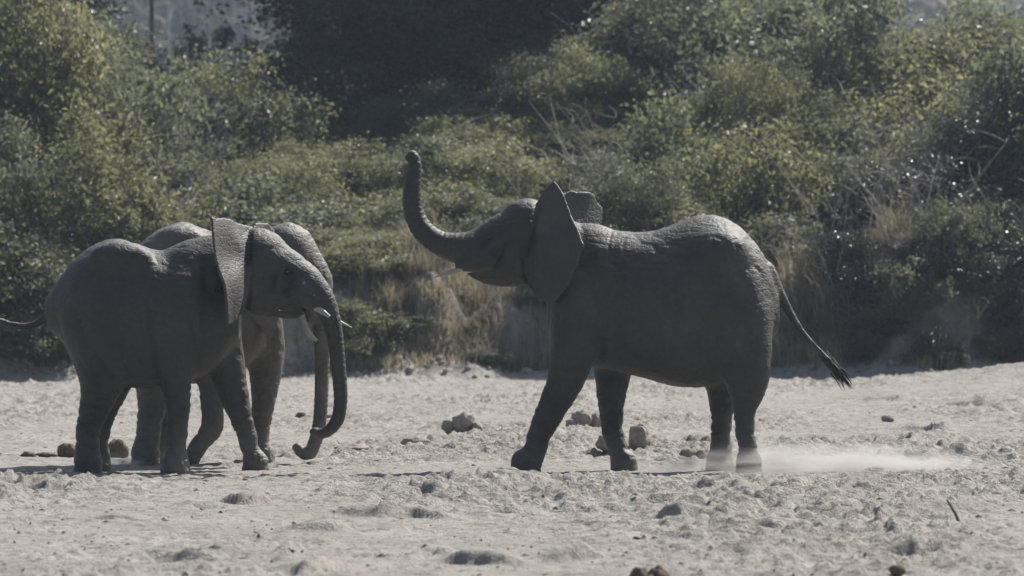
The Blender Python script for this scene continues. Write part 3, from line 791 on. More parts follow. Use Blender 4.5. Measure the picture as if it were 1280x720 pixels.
E3 = dict(  # behind E2
    label="elephant half hidden behind the near one, one foreleg lifted, trunk tip curled",
    Y=46.7, cx=250, skin=M_SKIN_DUSTY,
    torso=[(140, 355, 415, .14), (155, 332, 438, .32), (180, 301, 460, .48), (205, 285, 475, .54), (228, 278, 480, .56), (255, 286, 480, .55), (285, 292, 472, .5), (312, 296, 458, .42), (334, 315, 435, .27)],
    lumps=[((225, 300, -.30), (.22, .13, .12), .12), ((225, 300, .30), (.22, .13, .12), .12), ((300, 400, -.28), (.22, .16, .36), .12), ((310, 400, .28), (.22, .16, .36), .12),
           ((190, 405, -.26), (.26, .2, .40), .12), ((195, 405, .26), (.26, .2, .4), .12)],
    neck=[(290, 345, 48), (325, 332, 44), (352, 325, 41)],
    head=[([(362, 320, 37), (380, 336, 29), (394, 352, 23)], .06, .95), ([(360, 299, 18), (372, 302, 14)], .07, 1.4),
          ([(362, 350, 30), (380, 364, 20)], .05, .9), ([(355, 370, 20), (372, 384, 12), (384, 390, 7)], .035, .9),
          ([(386, 362, 16, -.12), (390, 382, 11, -.11), (388, 396, 8, -.10)], .04, 1.0), ([(386, 362, 16, .12), (396, 380, 11, .11), (404, 392, 8, .10)], .04, 1.0)],
    cuts=[],
    trunk=[(385, 345, 26), (396, 368, 20), (402, 395, 14), (403, 425, 11), (402.5, 460, 9.3), (401.5, 500, 8.7), (399, 530, 8.5), (393.5, 553, 8.5), (386, 567, 8), (378, 566, 7.5), (371, 559, 6)],
    tail=[(152, 365, 9), (145, 385, 6), (140, 420, 4), (139, 450, 3.5), (141, 470, 3)], tuft=(0.0, -0.3),
    legs=[(-.23, [(272, 405, 34), (266, 445, 26), (264, 480, 19), (265, 512, 16.5), (263, 538, 15.5), (252, 553, 13.5), (244, 565, 12.5), (240, 572, 12)]),
          (.25, [(322, 400, 34), (330, 435, 28), (331, 470, 22), (329, 505, 16.5), (325, 538, 13.8), (326, 558, 13.2), (329, 575, 16.5)]),
          (-.25, [(190, 410, 42), (193, 455, 34), (191, 498, 20), (187, 530, 16), (183, 556, 16.5), (181, 574, 18)]),
          (.25, [(205, 420, 40), (207, 460, 32), (207, 500, 18), (204, 540, 14.5), (202, 574, 17)])],
    feet={(-.23, 272): False},
    ears=[ear_sheet((346, 330), 30, [(346, 298), (330, 286), (308, 290), (296, 310), (296, 345), (302, 380), (318, 402), (337, 421), (345, 400), (348, 360)], -.27, -4, .010, .3),
          ear_sheet((352, 318), 55, [(350, 292), (345, 284), (357, 281), (372, 288), (370, 320), (362, 350), (352, 350)], .24, 6, .011, .2)],
    tusks=[[(376, 392, 5, -.14), (380, 406, 4.6, -.16), (386, 417, 4.0, -.17), (396, 426, 2.0, -.16)], [(400, 390, 4.4, .13), (414, 398, 3.4, .15), (427, 403.5, 2.0, .16), (440, 409.5, 0.5, .16)]],
    eyes=[],
)
for spec in (E1, E2, E3):
    build_elephant(spec)

# ------------------------------------------------------------------ vegetation
def leaf_cloud(pts, nrm, L, wr, r):
    """one folded leaf (quad) per point"""
    n = len(pts)
    d = r.normal(0, 1, (n, 3)); d /= np.linalg.norm(d, axis=1, keepdims=True)
    nn = nrm + r.normal(0, 0.62, (n, 3)); nn /= np.linalg.norm(nn, axis=1, keepdims=True) + 1e-9
    d = d - nn * (d * nn).sum(1, keepdims=True); d /= np.linalg.norm(d, axis=1, keepdims=True) + 1e-9
    sd = np.cross(nn, d)
    l = L * r.uniform(0.45, 1.5, (n, 1)); w = l * wr * r.uniform(0.8, 1.25, (n, 1))
    droop = nn * l * 0.12
    v = np.stack([pts, pts + d * l * 0.48 + sd * w * 0.5 + droop, pts + d * l - droop * 0.6, pts + d * l * 0.48 - sd * w * 0.5 + droop], 1).reshape(-1, 3)
    q = np.arange(n * 4).reshape(n, 4)
    return v, q

def make_plant(seed, rad, zc, n_clump, per, L, stems=7, wr=0.5, clump_r=0.30, hollow=0.5, trunk_r=0.05, one_trunk=False, droopy=0.0, n_shoot=70):
    """returns (trunk mesh, crown mesh); base at origin"""
    r = np.random.default_rng(seed)
    rad = np.array(rad)
    d = r.normal(0, 1, (n_clump, 3)); d /= np.linalg.norm(d, axis=1, keepdims=True)
    rr = hollow + (1 - hollow) * r.random(n_clump) ** 0.6
    lob = 1 + 0.42 * noise3(d * 2.2 + seed, seed) + 0.24 * noise3(d * 5 + seed, seed + 3)
    cen = d * rr[:, None] * lob[:, None] * rad + np.array([0, 0, zc])
    low = cen[:, 2] < 0.1
    cen[low, 2] = 0.1 + r.random(low.sum()) * 0.6
    cr = clump_r * r.uniform(0.6, 1.5, n_clump)
    per_i = np.maximum((per * (cr / clump_r) ** 1.6 * r.uniform(0.6, 1.3, n_clump)).astype(int), 6)
    ci = np.repeat(np.arange(n_clump), per_i)
    off = r.normal(0, 0.5, (len(ci), 3)) * np.array([1, 1, 0.75])
    # sprays: leaves strung along short outward shoots
    shoot = d[ci] * np.array([1, 1, 0.7]) + np.array([0, 0, 0.25 - droopy]) + r.normal(0, .3, (len(ci), 3))
    pts = cen[ci] + off * cr[ci][:, None] + shoot * (r.random((len(ci), 1)) ** 2) * cr[ci][:, None] * 1.1
    nrm = d[ci] * 0.4 + np.array([0, 0, 0.35]) + off * 0.4
    # long arching shoots that break the outline
    sh = r.integers(0, n_clump, n_shoot); shp, shn, shoots = [], [], []
    for k in sh:
        dv = d[k] * np.array([1, 1, .5]) + np.array([0, 0, r.uniform(-.1, .9)]) + r.normal(0, .35, 3); dv /= np.linalg.norm(dv)
        Ls = r.uniform(.25, .62) * rad.mean(); t_ = np.linspace(0, 1, 7)[:, None]
        line = cen[k] + dv * Ls * t_ + np.array([0, 0, -0.35]) * Ls * t_ ** 2
        shoots.append(np.concatenate([line, np.linspace(.009, .002, 7)[:, None]], 1))
        m_ = int(r.uniform(10, 34)); tt_ = r.random((m_, 1)) ** .8
        shp.append(cen[k] + dv * Ls * tt_ + np.array([0, 0, -0.35]) * Ls * tt_ ** 2 + r.normal(0, .035, (m_, 3))); shn.append(np.tile(dv * .2 + np.array([0, 0, .4]), (m_, 1)))
    pts = np.concatenate([pts] + shp); nrm = np.concatenate([nrm] + shn)
    lv, lq = leaf_cloud(pts, nrm, L, wr, r)
    crown = mesh_np("crown", lv, lq, smooth=False)
    parts = []
    tips = []
    for k in range(stems):
        a = 2 * np.pi * (k + r.random()) / stems
        if one_trunk:
            b0 = np.array([0, 0, 0]); m0 = np.array([0.05 * rad[0] * math.cos(a), 0.05 * rad[1] * math.sin(a), zc * 0.45])
        else:
            b0 = np.array([0.12 * math.cos(a), 0.12 * math.sin(a), -0.15]); m0 = np.array([0.25 * rad[0] * math.cos(a), 0.25 * rad[1] * math.sin(a), zc * 0.5])
        e = np.array([rad[0] * 0.75 * math.cos(a), rad[1] * 0.75 * math.sin(a), zc + rad[2] * r.uniform(-0.1, 0.75)])
        m1 = (m0 + e) / 2 + r.normal(0, 0.08, 3) * rad + np.array([0, 0, rad[2] * .1])
        p = resample(np.array([[*b0, trunk_r * (2.2 if one_trunk else 1)], [*m0, trunk_r * (1.6 if one_trunk else .8)], [*m1, trunk_r * 0.5], [*e, trunk_r * 0.18]]), 5)
        parts.append(tube(p, 6)); tips.append(p[6:])
    tips = np.concatenate(tips)
    for k in range(n_clump):
        j = np.argmin(((tips[:, :3] - cen[k]) ** 2).sum(1))
        a = tips[j]
        mid = (a[:3] + cen[k]) / 2 + np.array([0, 0, 0.06]) + r.normal(0, .05, 3)
        tip = cen[k] + d[k] * cr[k] * 0.9
        parts.append(tube(np.array([[*a[:3], min(a[3], .016)], [*mid, .010], [*cen[k], .007], [*tip, .003]]), 4))
    parts += [tube(q_, 3) for q_ in shoots]
    tv, tq = merge(parts)
    trunk = mesh_np("trunk", tv, tq)
    return trunk, crown

# native sizes: about 4 m wide, 4 m tall
BUSH = [make_plant(100 + i, (1.9, 1.7, 1.75), 2.0, 250, 84, 0.112, 8, 0.5, 0.34, 0.5) for i in range(5)]
SHRUB = [make_plant(200 + i, (1.1, 1.0, 0.85), 0.85, 90, 68, 0.092, 7, 0.5, 0.24, 0.3, 0.025) for i in range(3)]
BIGLEAF = [make_plant(150 + i, (1.8, 1.7, 1.9), 2.0, 120, 60, 0.17, 9, 0.42, 0.42, 0.35, 0.05, False, 0.2, 110) for i in range(2)]
TREE = [make_plant(300 + i, (3.2, 2.8, 2.8), 5.0, 420, 150, 0.15, 9, 0.5, 0.48, 0.4, 0.10, True) for i in range(2)]
FAR = [make_plant(400 + i, (3.2, 3.0, 3.8), 5.4, 200, 40, 0.6, 7, 0.6, 0.9, 0.35, 0.16, True, 0.0, 20) for i in range(2)]
for lst in (BUSH, SHRUB, BIGLEAF, TREE, FAR):
    for t, c in lst:
        t.materials.append(M_BARK)

CROWNS = {}
def crown_mesh(base, mat):
    key = (base.name, mat.name)
    if key not in CROWNS:
        m = base.copy(); m.materials.clear(); m.materials.append(mat)
        CROWNS[key] = m
    return CROWNS[key]

def plant(name, kindlist, i, mat, px, Y, top_py, w_px, native_w, native_h, label, cat, group=None, sink=0.1, depth=1.0, x=None):
    x = (px - 640) * Y / F if x is None else x
    gz = ground_z(x, Y) - sink
    ztop = HCAM + (HOR - top_py) * Y / F
    sx = w_px * Y / F / native_w
    sz = max((ztop - gz) / native_h, 0.15)
    root = tag(empty(name, (x, Y, gz), rng.uniform(0, 6.28), (sx, sx * depth, sz)), label, cat, group)
    t, c = kindlist[i % len(kindlist)]
    obj("trunk", t, None, root)
    co = obj("crown", crown_mesh(c, mat), None, root)
    co["kind"] = "stuff"
    return root

G1 = "leafy bushes of the riverbank thicket"
LB = "dense olive bush in the thicket on top of the bank"
# (px, Y, top py, width px, material, label or None)
BL = [
    (5, 89.5, -60, 250, M_LEAFY, "tall sunlit olive bush above the outstretched tail of the near elephant"),
    (-120, 88, -40, 260, M_LEAF, None),
    (85, 91.5, 25, 150, M_LEAFG, None),
    (190, 96.5, 92, 230, M_LEAFG, "round grey-green bush with a dark hollow, above the two elephants standing together"),
    (300, 97.0, 80, 190, M_LEAFY, None),
    (400, 91.6, 180, 170, M_LEAFY, "bright yellow-green bush between the raised trunk and the paired elephants"),
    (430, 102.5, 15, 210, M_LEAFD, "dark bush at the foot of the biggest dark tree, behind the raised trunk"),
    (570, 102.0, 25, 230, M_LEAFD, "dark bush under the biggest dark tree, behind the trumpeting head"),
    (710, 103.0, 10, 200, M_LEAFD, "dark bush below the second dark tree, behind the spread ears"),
    (690, 99, 55, 130, M_LEAFG, "pale grey-green bush standing against the biggest dark tree"),
    (875, 97.5, -30, 290, M_LEAFG, "big glittering grey-green bush rising behind the spread ears"),
    (965, 98.5, -15, 210, M_LEAF, None),
    (1055, 96.5, 65, 230, M_LEAFY, None),
    (1170, 95.2, 45, 240, M_LEAFY, None),
    (1265, 96.5, 5, 250, M_LEAF, None),
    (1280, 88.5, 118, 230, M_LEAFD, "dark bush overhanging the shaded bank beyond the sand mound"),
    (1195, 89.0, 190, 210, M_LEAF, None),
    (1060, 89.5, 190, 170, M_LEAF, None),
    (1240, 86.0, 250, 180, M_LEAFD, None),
    (1380, 88, 40, 240, M_LEAF, None),
    (1090, 104, 45, 240, M_LEAF, None), (960, 106, 0, 260, M_LEAFD, None),
    (60, 99, 15, 220, M_LEAF, None), (1240, 104, 20, 260, M_LEAF, None),
]
for i, (px, Y, tp, w, m, lb) in enumerate(BL):
    plant("bush", BUSH, i, m, px, Y, tp, w * 1.08, 4.1, 4.05, lb or LB, "bush", None if lb else G1)
# shrubs stepping up the slope behind the bank
G3 = "shrubs stepping up the slope behind the bank"
vr = np.random.default_rng(21)
SHADE = {M_LEAF.name: "olive", M_LEAFY.name: "yellow-green", M_LEAFG.name: "grey-green", M_LEAFD.name: "dark green"}
mats = [M_LEAF, M_LEAFY, M_LEAFG, M_LEAFG, M_LEAFY]
k = 0
for row, Y in enumerate(np.arange(85.6, 103, 1.75)):
    px = -60 + vr.uniform(0, 90)
    while px < 1340:
        Yj = Y + vr.uniform(-.7, .7); x = (px - 640) * Yj / F
        h = vr.uniform(1.0, 2.9) * (1.15 if row > 3 else 0.95); w = vr.uniform(1.9, 3.0)
        if row < 3 and (-2.6 < x < 1.0 or 4.1 < x < 6.0): h *= 0.45
        if row >= 4 and 320 < px < 740: h = min(h, 0.9)
        if 5.9 < x < 7.3 and row < 3: h *= 0.55
        elif x > 5.0: h *= 1.25
        if not (row > 5 and px > 980) and not (row < 3 and (-2.6 < x < 1.0 or 4.1 < x < 6.0) and k % 3):
            sx = w / 2.6; lst = (BIGLEAF if k % 6 == 1 else BUSH) if k % 2 else SHRUB
            root = tag(empty("shrub", (x, Yj, ground_z(x, Yj) - .12), vr.uniform(0, 6.28), (w / 4.1, w / 4.1, h / 4.05) if k % 2 else (w / 2.3, w / 2.3, h / 1.8)),
                       None, "shrub", G3)
            t, c = lst[k % len(lst)]
            obj("trunk", t, None, root)
            m = mats[vr.integers(0, 5)] if not (x > 5.2 and row < 2) else M_LEAFD  # front rows on the right take the dark leaf to deepen the shade
            root["label"] = SHADE[m.name] + " shrub in the thicket stepping up the slope behind the bank"
            root["group"] = SHADE[m.name] + " " + G3
            co = obj("crown", crown_mesh(c, m), None, root); co["kind"] = "stuff"
        k += 1
        px += w * F / Yj * vr.uniform(0.6, 1.15)
# tall dark trees behind
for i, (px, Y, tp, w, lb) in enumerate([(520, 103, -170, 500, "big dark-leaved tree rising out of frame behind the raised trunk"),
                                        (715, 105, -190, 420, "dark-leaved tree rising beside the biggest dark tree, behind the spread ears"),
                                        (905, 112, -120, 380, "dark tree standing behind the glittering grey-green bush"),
                                        (1560, 90, -150, 300, "unseen dark tree added past the end of the bank to shade it"),  # out of view, added to throw shade on the lower right bank
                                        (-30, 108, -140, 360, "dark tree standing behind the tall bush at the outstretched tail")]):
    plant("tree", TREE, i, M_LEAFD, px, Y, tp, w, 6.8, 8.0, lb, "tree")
dr_ = np.random.default_rng(91)
DRY_SPOTS = []
for i in range(34):
    Y = dr_.uniform(85.5, 100); px = dr_.uniform(-20, 1300)
    if Y > 87.5 and 300 < px < 720: continue
    DRY_SPOTS.append(((px - 640) * Y / F, Y, dr_.uniform(1.3, 2.4), dr_.uniform(0, 6)))
# low scrub along the bank
G2 = "low scrub along the foot of the bank"
SL = [(545, 88.4, 232, 150, M_LEAFY), (610, 88.0, 245, 120, M_LEAFG), (500, 87.4, 250, 120, M_LEAF), (20, 83.4, 290, 180, M_LEAFY), (78, 83.2, 330, 150, M_LEAFG), (-40, 83.4, 280, 170, M_LEAF), (45, 82.6, 385, 110, M_LEAF), (5, 82.5, 400, 110, M_LEAFY), (140, 84.6, 300, 130, M_LEAF), (455, 83.0, 385, 110, M_LEAFY), (500, 83.4, 410, 80, M_LEAFY), (415, 83.2, 400, 90, M_LEAF), (440, 84.6, 300, 140, M_LEAFY),
      (735, 85.0, 300, 120, M_LEAF), (690, 84.4, 350, 80, M_LEAFG), (850, 85.4, 260, 150, M_LEAFY), (790, 85.2, 280, 120, M_LEAF), 
      (1075, 84.4, 290, 130, M_LEAFD), (1150, 84.0, 300, 130, M_LEAFD), (1230, 83.8, 280, 150, M_LEAFD), (1300, 83.4, 300, 150, M_LEAFD), (345, 84.2, 330, 140, M_LEAF), (270, 84.4, 300, 140, M_LEAF), (610, 83.2, 440, 60, M_LEAFG), (1010, 83.2, 455, 60, M_LEAFG), (1105, 82.9, 380, 90, M_LEAFD), (1190, 82.6, 365, 110, M_LEAFD), (1265, 82.5, 375, 100, M_LEAFD), (1060, 83.0, 400, 80, M_LEAF), (1150, 83.2, 340, 100, M_LEAFD)]
for i, (px, Y, tp, w, m) in enumerate(SL):
    plant("shrub", SHRUB, i, m, px, Y, tp, w, 2.3, 1.8, "low leafy scrub shrub growing on the face of the bank", "shrub", G2, 0.05)
# hazy wood far behind
fr = np.random.default_rng(77)
k = 0
for row, (Y, n, h0) in enumerate([(330, 12, 12), (440, 18, 14), (560, 22, 15), (700, 26, 17), (860, 30, 20)]):
    half = 820 * Y / F
    for j in range(n):
        x = -half + 2 * half * (j + fr.uniform(0.1, 0.9)) / n
        y = Y + fr.uniform(-40, 40)
        h = h0 * fr.uniform(0.75, 1.15); w = h * fr.uniform(0.7, 1.0)
        root = tag(empty("hazy_tree", (x, y, ground_z(x, y) - 0.4), fr.uniform(0, 6.28), (w / 7, w / 7, h / 9.3)),
                   "pale blue-grey hazy tree in the wood far behind the bank", "tree", "hazy trees far behind the thicket")
        t, c = FAR[k % 2]; k += 1
        obj("trunk", t, None, root)
        co = obj("crown", crown_mesh(c, (M_LEAFY, M_LEAFG, M_GRASS, M_LEAFG)[k % 4]), None, root); co["kind"] = "stuff"

def thin_tree(seed, h):
    r = np.random.default_rng(seed); parts = []
    p = resample(np.array([[0, 0, -.3, .05], [r.normal(0, .25), 0, h * .35, .042], [r.normal(0, .4), 0, h * .7, .030], [r.normal(0, .5), 0, h, .008]]), 6); parts.append(tube(p, 6))
    for i in range(16):
        b = p[r.integers(5, len(p))]; a = r.uniform(0, 6.28); l = r.uniform(.5, 1.7)
        e = b[:3] + np.array([math.cos(a), math.sin(a), r.uniform(.1, .8)]) * l; m_ = (b[:3] + e) / 2 + np.array([0, 0, .12])
        q_ = resample(np.array([[*b[:3], min(.03, b[3])], [*m_, .018], [*e, .005]]), 4); parts.append(tube(q_, 4))
        for j in range(3):
            c = q_[r.integers(2, len(q_))][:3]; e2 = c + r.normal(0, .35, 3) + np.array([0, 0, .1])
            parts.append(tube(np.array([[*c, .010], [*((c + e2) / 2), .008], [*e2, .003]]), 3))
    return mesh_np("bare_tree", *merge(parts))
THIN = [thin_tree(700 + i, 8.5) for i in range(3)]
THIN_M = []
for m_ in THIN:
    c_ = m_.copy(); c_.materials.append(M_TWIG); THIN_M.append(c_)
for i, (px, Y, m, lb) in enumerate([(190, 118, M_BARK, "thin dark bare tree standing up before the hazy wood")]):
    x = (px - 640) * Y / F
    me_ = THIN[i % 3].copy(); me_.materials.append(m)
    o = tag(obj("bare_tree", me_), lb or "faint pale leafless tree at the edge of the hazy wood", "tree", None if lb else "faint leafless trees at the edge of the hazy wood")
    o.location = (x, Y, ground_z(x, Y)); o.rotation_euler = (0, 0, i * 1.3); o.scale = (1 + Y / 400,) * 3
tr_ = np.random.default_rng(55)
for i in range(44):
    Y = tr_.uniform(260, 480); px = tr_.uniform(70, 390) if i % 3 else tr_.uniform(985, 1240)
    x = (px - 640) * Y / F
    me_ = THIN_M[i % 3]
    o = tag(obj("bare_tree", me_), "faint pale leafless tree at the edge of the hazy wood", "tree", "faint leafless trees at the edge of the hazy wood")
    o.location = (x, Y, ground_z(x, Y)); o.rotation_euler = (0, 0, tr_.uniform(0, 6)); sz = tr_.uniform(1.6, 2.6)
    o.scale = (sz, sz, sz)
# bare dry shrubs and stems
def bare_mesh(seed, h, n):
    r = np.random.default_rng(seed); parts = []
    for i in range(n):
        a = r.uniform(0, 6.28); lean = r.uniform(0.05, 0.55)
        p0 = np.array([r.normal(0, .08), r.normal(0, .08), -0.05])
        dr = np.array([math.cos(a) * lean, math.sin(a) * lean, 1.0]); L = h * r.uniform(0.5, 1.1)
        mid = p0 + dr * L * .5 + r.normal(0, .05, 3); e = p0 + dr * L + np.array([math.cos(a), math.sin(a), -0.3]) * L * 0.18
        p = resample(np.array([[*p0, .010], [*mid, .007], [*e, .002]]), 4); parts.append(tube(p, 4))
        for j in range(5):
            s0 = p[r.integers(2, len(p))][:3]; b = r.normal(0, 1, 3); b[2] = abs(b[2]); b /= np.linalg.norm(b)
            l = L * r.uniform(.12, .35)
            parts.append(tube(np.array([[*s0, .005], [*(s0 + b * l * .5 + r.normal(0, .02, 3)), .004], [*(s0 + b * l), .0015]]), 3))
    return mesh_np("stems", *merge(parts))
BARE = [bare_mesh(500 + i, 1.3, 9) for i in range(3)]
for i, (px, Y, s) in enumerate([(1040, 83.6, 1.1), (1085, 83.4, .9), (1130, 83.7, 1.2), (1175, 83.3, 1.0), (1215, 83.6, .9), (985, 84, 1.2), (540, 84.6, .9), (620, 84.2, .8), (470, 84.2, .9), (1000, 83.2, .9), (1255, 83.1, .8), (75, 84.2, 1.1), (690, 83.8, .7), (1060, 82.9, .8), (1110, 82.7, .7), (1150, 82.6, .8), (1200, 82.5, .7), (1240, 82.5, .9), (1275, 82.4, .8), (1100, 84.0, 1.4), (1160, 84.2, 1.5), (1270, 83.8, 1.4), (1035, 85.6, 1.8)]):
    x = (px - 640) * Y / F
    o = tag(obj("dry_shrub", BARE[i % 3], M_TWIG), "leafless dry shrub of pale stems on the bank", "shrub", "leafless dry shrubs on the bank")
    o.location = (x, Y, ground_z(x, Y)); o.rotation_euler = (0, 0, rng.uniform(0, 6)); o.scale = (s, s, s)

for i, (x, Y, sz, rz) in enumerate(DRY_SPOTS):
    o = tag(obj("dry_shrub", BARE[i % 3], M_TWIG), "leafless dry shrub poking out of the leafy thicket", "shrub", "leafless dry shrubs within the thicket")
    o.location = (x, Y, ground_z(x, Y)); o.rotation_euler = (0, 0, rz); o.scale = (sz, sz, sz)
br = np.random.default_rng(31)
for i in range(56):
    px = br.uniform(1050, 1320); x = (px - 640) * 82.6 / F
    Y = float(bank_front(np.array([x]))[0]) + br.uniform(-0.1, 1.7); sz = br.uniform(.25, .55)
    if i % 2:
        o = tag(obj("dry_shrub", BARE[i % 3], M_TWIG), "leafless dry shrub of pale stems on the bank", "shrub", "leafless dry shrubs on the bank")
        o.location = (x, Y, ground_z(x, Y)); o.scale = (sz * 1.6,) * 3; o.rotation_euler = (br.uniform(-.3, .5), br.uniform(-.4, .4), br.uniform(0, 6))
    else:
        root = tag(empty("shrub", (x, Y, ground_z(x, Y) - .05), br.uniform(0, 6), (sz, sz, sz)), "small dark brush plant growing on the shaded bank beyond the sand mound", "shrub", "dark brush on the shaded bank")
        t, c = SHRUB[i % 3]; obj("trunk", t, None, root); co = obj("crown", crown_mesh(c, M_LEAFD if i % 4 else M_LEAF), None, root); co["kind"] = "stuff"
# dry grass
def blades(pts, r, h, lean=0.35, w=0.010):
    n = len(pts)
    a = r.uniform(0, 6.28, n); d = np.stack([np.cos(a), np.sin(a), np.zeros(n)], 1)
    L = (h * r.uniform(0.5, 1.2, n))[:, None]; ln = lean * r.random(n)[:, None] * 1.6
    sd = np.stack([-np.sin(a), np.cos(a), np.zeros(n)], 1) * w
    up = np.array([0, 0, 1.0])
    m = pts + up * L * 0.6 + d * L * ln * 0.4; t = pts + up * L * (1 - 0.25 * ln) + d * L * ln * 1.1
    v = np.stack([pts - sd, pts + sd, m + sd * .7, m - sd * .7, t + sd * .15, t - sd * .15], 1).reshape(-1, 3)
    b = np.arange(n)[:, None] * 6
    q = np.concatenate([b + np.array([0, 1, 2, 3]), b + np.array([3, 2, 4, 5])])
    return v, q
gr = np.random.default_rng(9)
n = 90000
gx = gr.uniform(-9.5, 9.5, n); gyo = gr.random(n) ** 0.8 * 3.2 - 0.25
gy = bank_front(gx) + gyo
keep = noise2(gx * 1.1, gy * 1.1, 71) + 0.9 * np.exp(-((gx + 1.2) / 1.3) ** 2) + 0.9 * np.exp(-((gx - 4.9) / 0.8) ** 2) + 0.35 * (gx > 5.2) > gr.uniform(0.0, 0.9, n)
gx, gy = gx[keep], gy[keep]
gpts = np.stack([gx, gy, base_height(gx, gy) - 0.04], 1)
hh = 0.18 + 0.28 * np.clip(noise2(gx * 0.8, gy * 0.8, 72) + 0.5, 0, 1)
gv, gq = blades(gpts, gr, hh, 0.5, 0.008)
tag(obj("bank_grass", mesh_np("bank_grass", gv, gq, False), M_GRASS), "short dry straw-coloured grass covering the bank", None, None, "stuff")
def tuft(seed, n, h, spread):
    r = np.random.default_rng(seed)
    p = np.stack([r.normal(0, spread, n), r.normal(0, spread, n), np.full(n, -0.05)], 1)
    return mesh_np("blades", *blades(p, r, h, 0.5, 0.009), False)
TUFT = [tuft(1, 170, 0.75, .12), tuft(2, 140, 0.95, .10), tuft(3, 150, 0.55, .16)]
for i, (px, Y, s) in enumerate([(1000, 83.5, 1.0), (985, 83.9, 1.1), (1018, 84.0, 1.0), (970, 83.4, .9), (1045, 82.9, .7), (1070, 82.8, .6), (530, 84.3, .9), (510, 84.8, 1.0), (560, 84.6, .9), (600, 84.8, .9), (550, 85.3, 1.1), (635, 84.5, .7), (490, 83.6, .8), (580, 85.5, 1.0), (455, 84.2, .8), (660, 84.9, .8), (1100, 82.9, .6), (1060, 82.4, .6), (1085, 82.2, .5), (1130, 82.5, .6), (1175, 82.6, .6), (1220, 82.4, .7), (1255, 82.6, .7), (1150, 83.0, .8), (1200, 83.1, .9), (1120, 83.4, .9), (1000, 82.7, .7), (975, 82.8, .8), (1030, 83.4, 1.0), (1005, 84.3, 1.1), (990, 84.8, 1.2), (1050, 83.6, .8), (1010, 83.0, .8), (525, 85.6, 1.1)]):
    x = (px - 640) * Y / F
    o = tag(obj("grass_tuft", TUFT[i % 3], M_GRASS), "tall tuft of dry straw-coloured grass on the bank", "grass tuft", "tall dry grass tufts on the bank")
    o.location = (x, Y, ground_z(x, Y)); o.rotation_euler = (0, 0, rng.uniform(0, 6)); o.scale = (s, s, s)

# ------------------------------------------------------------------ dung, clods, sticks on the sand
def lump_mesh(seed, rx, ry, rz, rough=0.22, n=14):
    th = np.linspace(0.02, np.pi - 0.02, n); ph = np.linspace(0, 2 * np.pi, 2 * n, endpoint=False)
    d = np.array([[math.sin(a) * math.cos(b), math.sin(a) * math.sin(b), math.cos(a)] for a in th for b in ph])
    r = 1 + rough * noise3(d * 2 + seed * 3.7, seed) + rough * .6 * noise3(d * 5 + seed, seed + 1) + rough * .35 * noise3(d * 11 + seed, seed + 2)
    v = d * r[:, None] * np.array([rx, ry, rz])
    m = 2 * n
    q = np.array([[i * m + j, (i + 1) * m + j, (i + 1) * m + (j + 1) % m, i * m + (j + 1) % m] for i in range(n - 1) for j in range(m)])
    return mesh_np("lump", v, q)
def pile(name, part, mat, px, base, lumps, label, cat, seed, group=None):
    x, y = pix_ground(px, base); s = y / F
    zg = surf_z(x, y)
    if len(lumps) == 1:
        dx, w, h = lumps[0]
        o = tag(obj(name, lump_mesh(seed, w * s / 2, w * s / 2 * .9, h * s * .62), mat), label, cat, group)
        o.location = (x + dx * s, y, zg + h * s * .38)
        return
    root = tag(empty(name, (x, y, zg)), label, cat, group)
    for i, (dx, w, h) in enumerate(lumps):
        o = obj(part, lump_mesh(seed + i, w * s / 2, w * s / 2 * .9, h * s * .62), mat, root)
        o.location = (dx * s, 0.08 * (i % 2) - 0.04 * i, h * s * .36)
pile("earth_clod_pile", "clod", M_CLOD, 576, 546, [(4, 30, 22), (-14, 20, 14), (20, 14, 10)], "crumbling pile of earth clods on the sand between the facing elephants", "clods", 1)
pile("dung_pile", "dung_ball", M_CLOD, 731, 540, [(-4, 26, 20), (14, 16, 16), (-17, 14, 9)], "grey-brown dung balls on the sand beyond the forelegs of the trumpeting elephant", "dung", 5)
pile("dung_ball", "dung_ball", M_CLOD, 800, 570, [(0, 28, 31)], "upright rounded dung ball beside the rear foreleg of the trumpeting elephant", "dung", 9)
pile("earth_clod", "clod", M_CLOD, 762, 573, [(0, 34, 17)], "low clod touching the rear foreleg of the trumpeting elephant", "clod", 12)
pile("earth_clod_pile", "clod", M_CLOD, 868, 574, [(-8, 20, 12), (12, 24, 11)], "crumbly clods just ahead of the hind feet of the trumpeting elephant", "clods", 14)
pile("dung_ball", "dung_ball", M_DUNG, 146, 571, [(0, 28, 22)], "round brown dung ball just ahead of the near elephant's hind foot", "dung", 17)
pile("dung_ball", "dung_ball", M_DUNG, 84, 570, [(0, 24, 18)], "brown dung ball just behind the near elephant's hind foot", "dung", 18)
pile("dung_pile", "dung_ball", M_DUNG, 46, 569, [(-10, 20, 7), (10, 22, 6), (22, 10, 5)], "flattened brown dung crumbs behind the near elephant", "dung", 20)
pile("dung_pile", "dung_ball", M_DUNG, 383, 526, [(-6, 14, 11), (8, 20, 8), (30, 12, 8)], "small reddish dung heap far beyond the two hanging trunks", "dung", 24)
pile("earth_clod", "clod", M_CLOD, 520, 562, [(0, 36, 10)], "low pale clod on open sand in front of the clod pile", "clod", 27)
pile("earth_clod", "clod", M_CLOD, 440, 565, [(0, 40, 9)], "flat pale clod on the sand just past the curled trunk tips", "clod", 28)
pile("dung_pile", "dung_ball", M_DUNG, 812, 727, [(-14, 26, 22), (10, 34, 22), (-2, 20, 14)], "dark brown dung pile in the foreground sand", "dung", 30)
pile("dung_ball", "dung_ball", M_DUNG, 1122, 722, [(0, 20, 12)], "small dark dung ball in the foreground beyond the broken stick", "dung", 34)
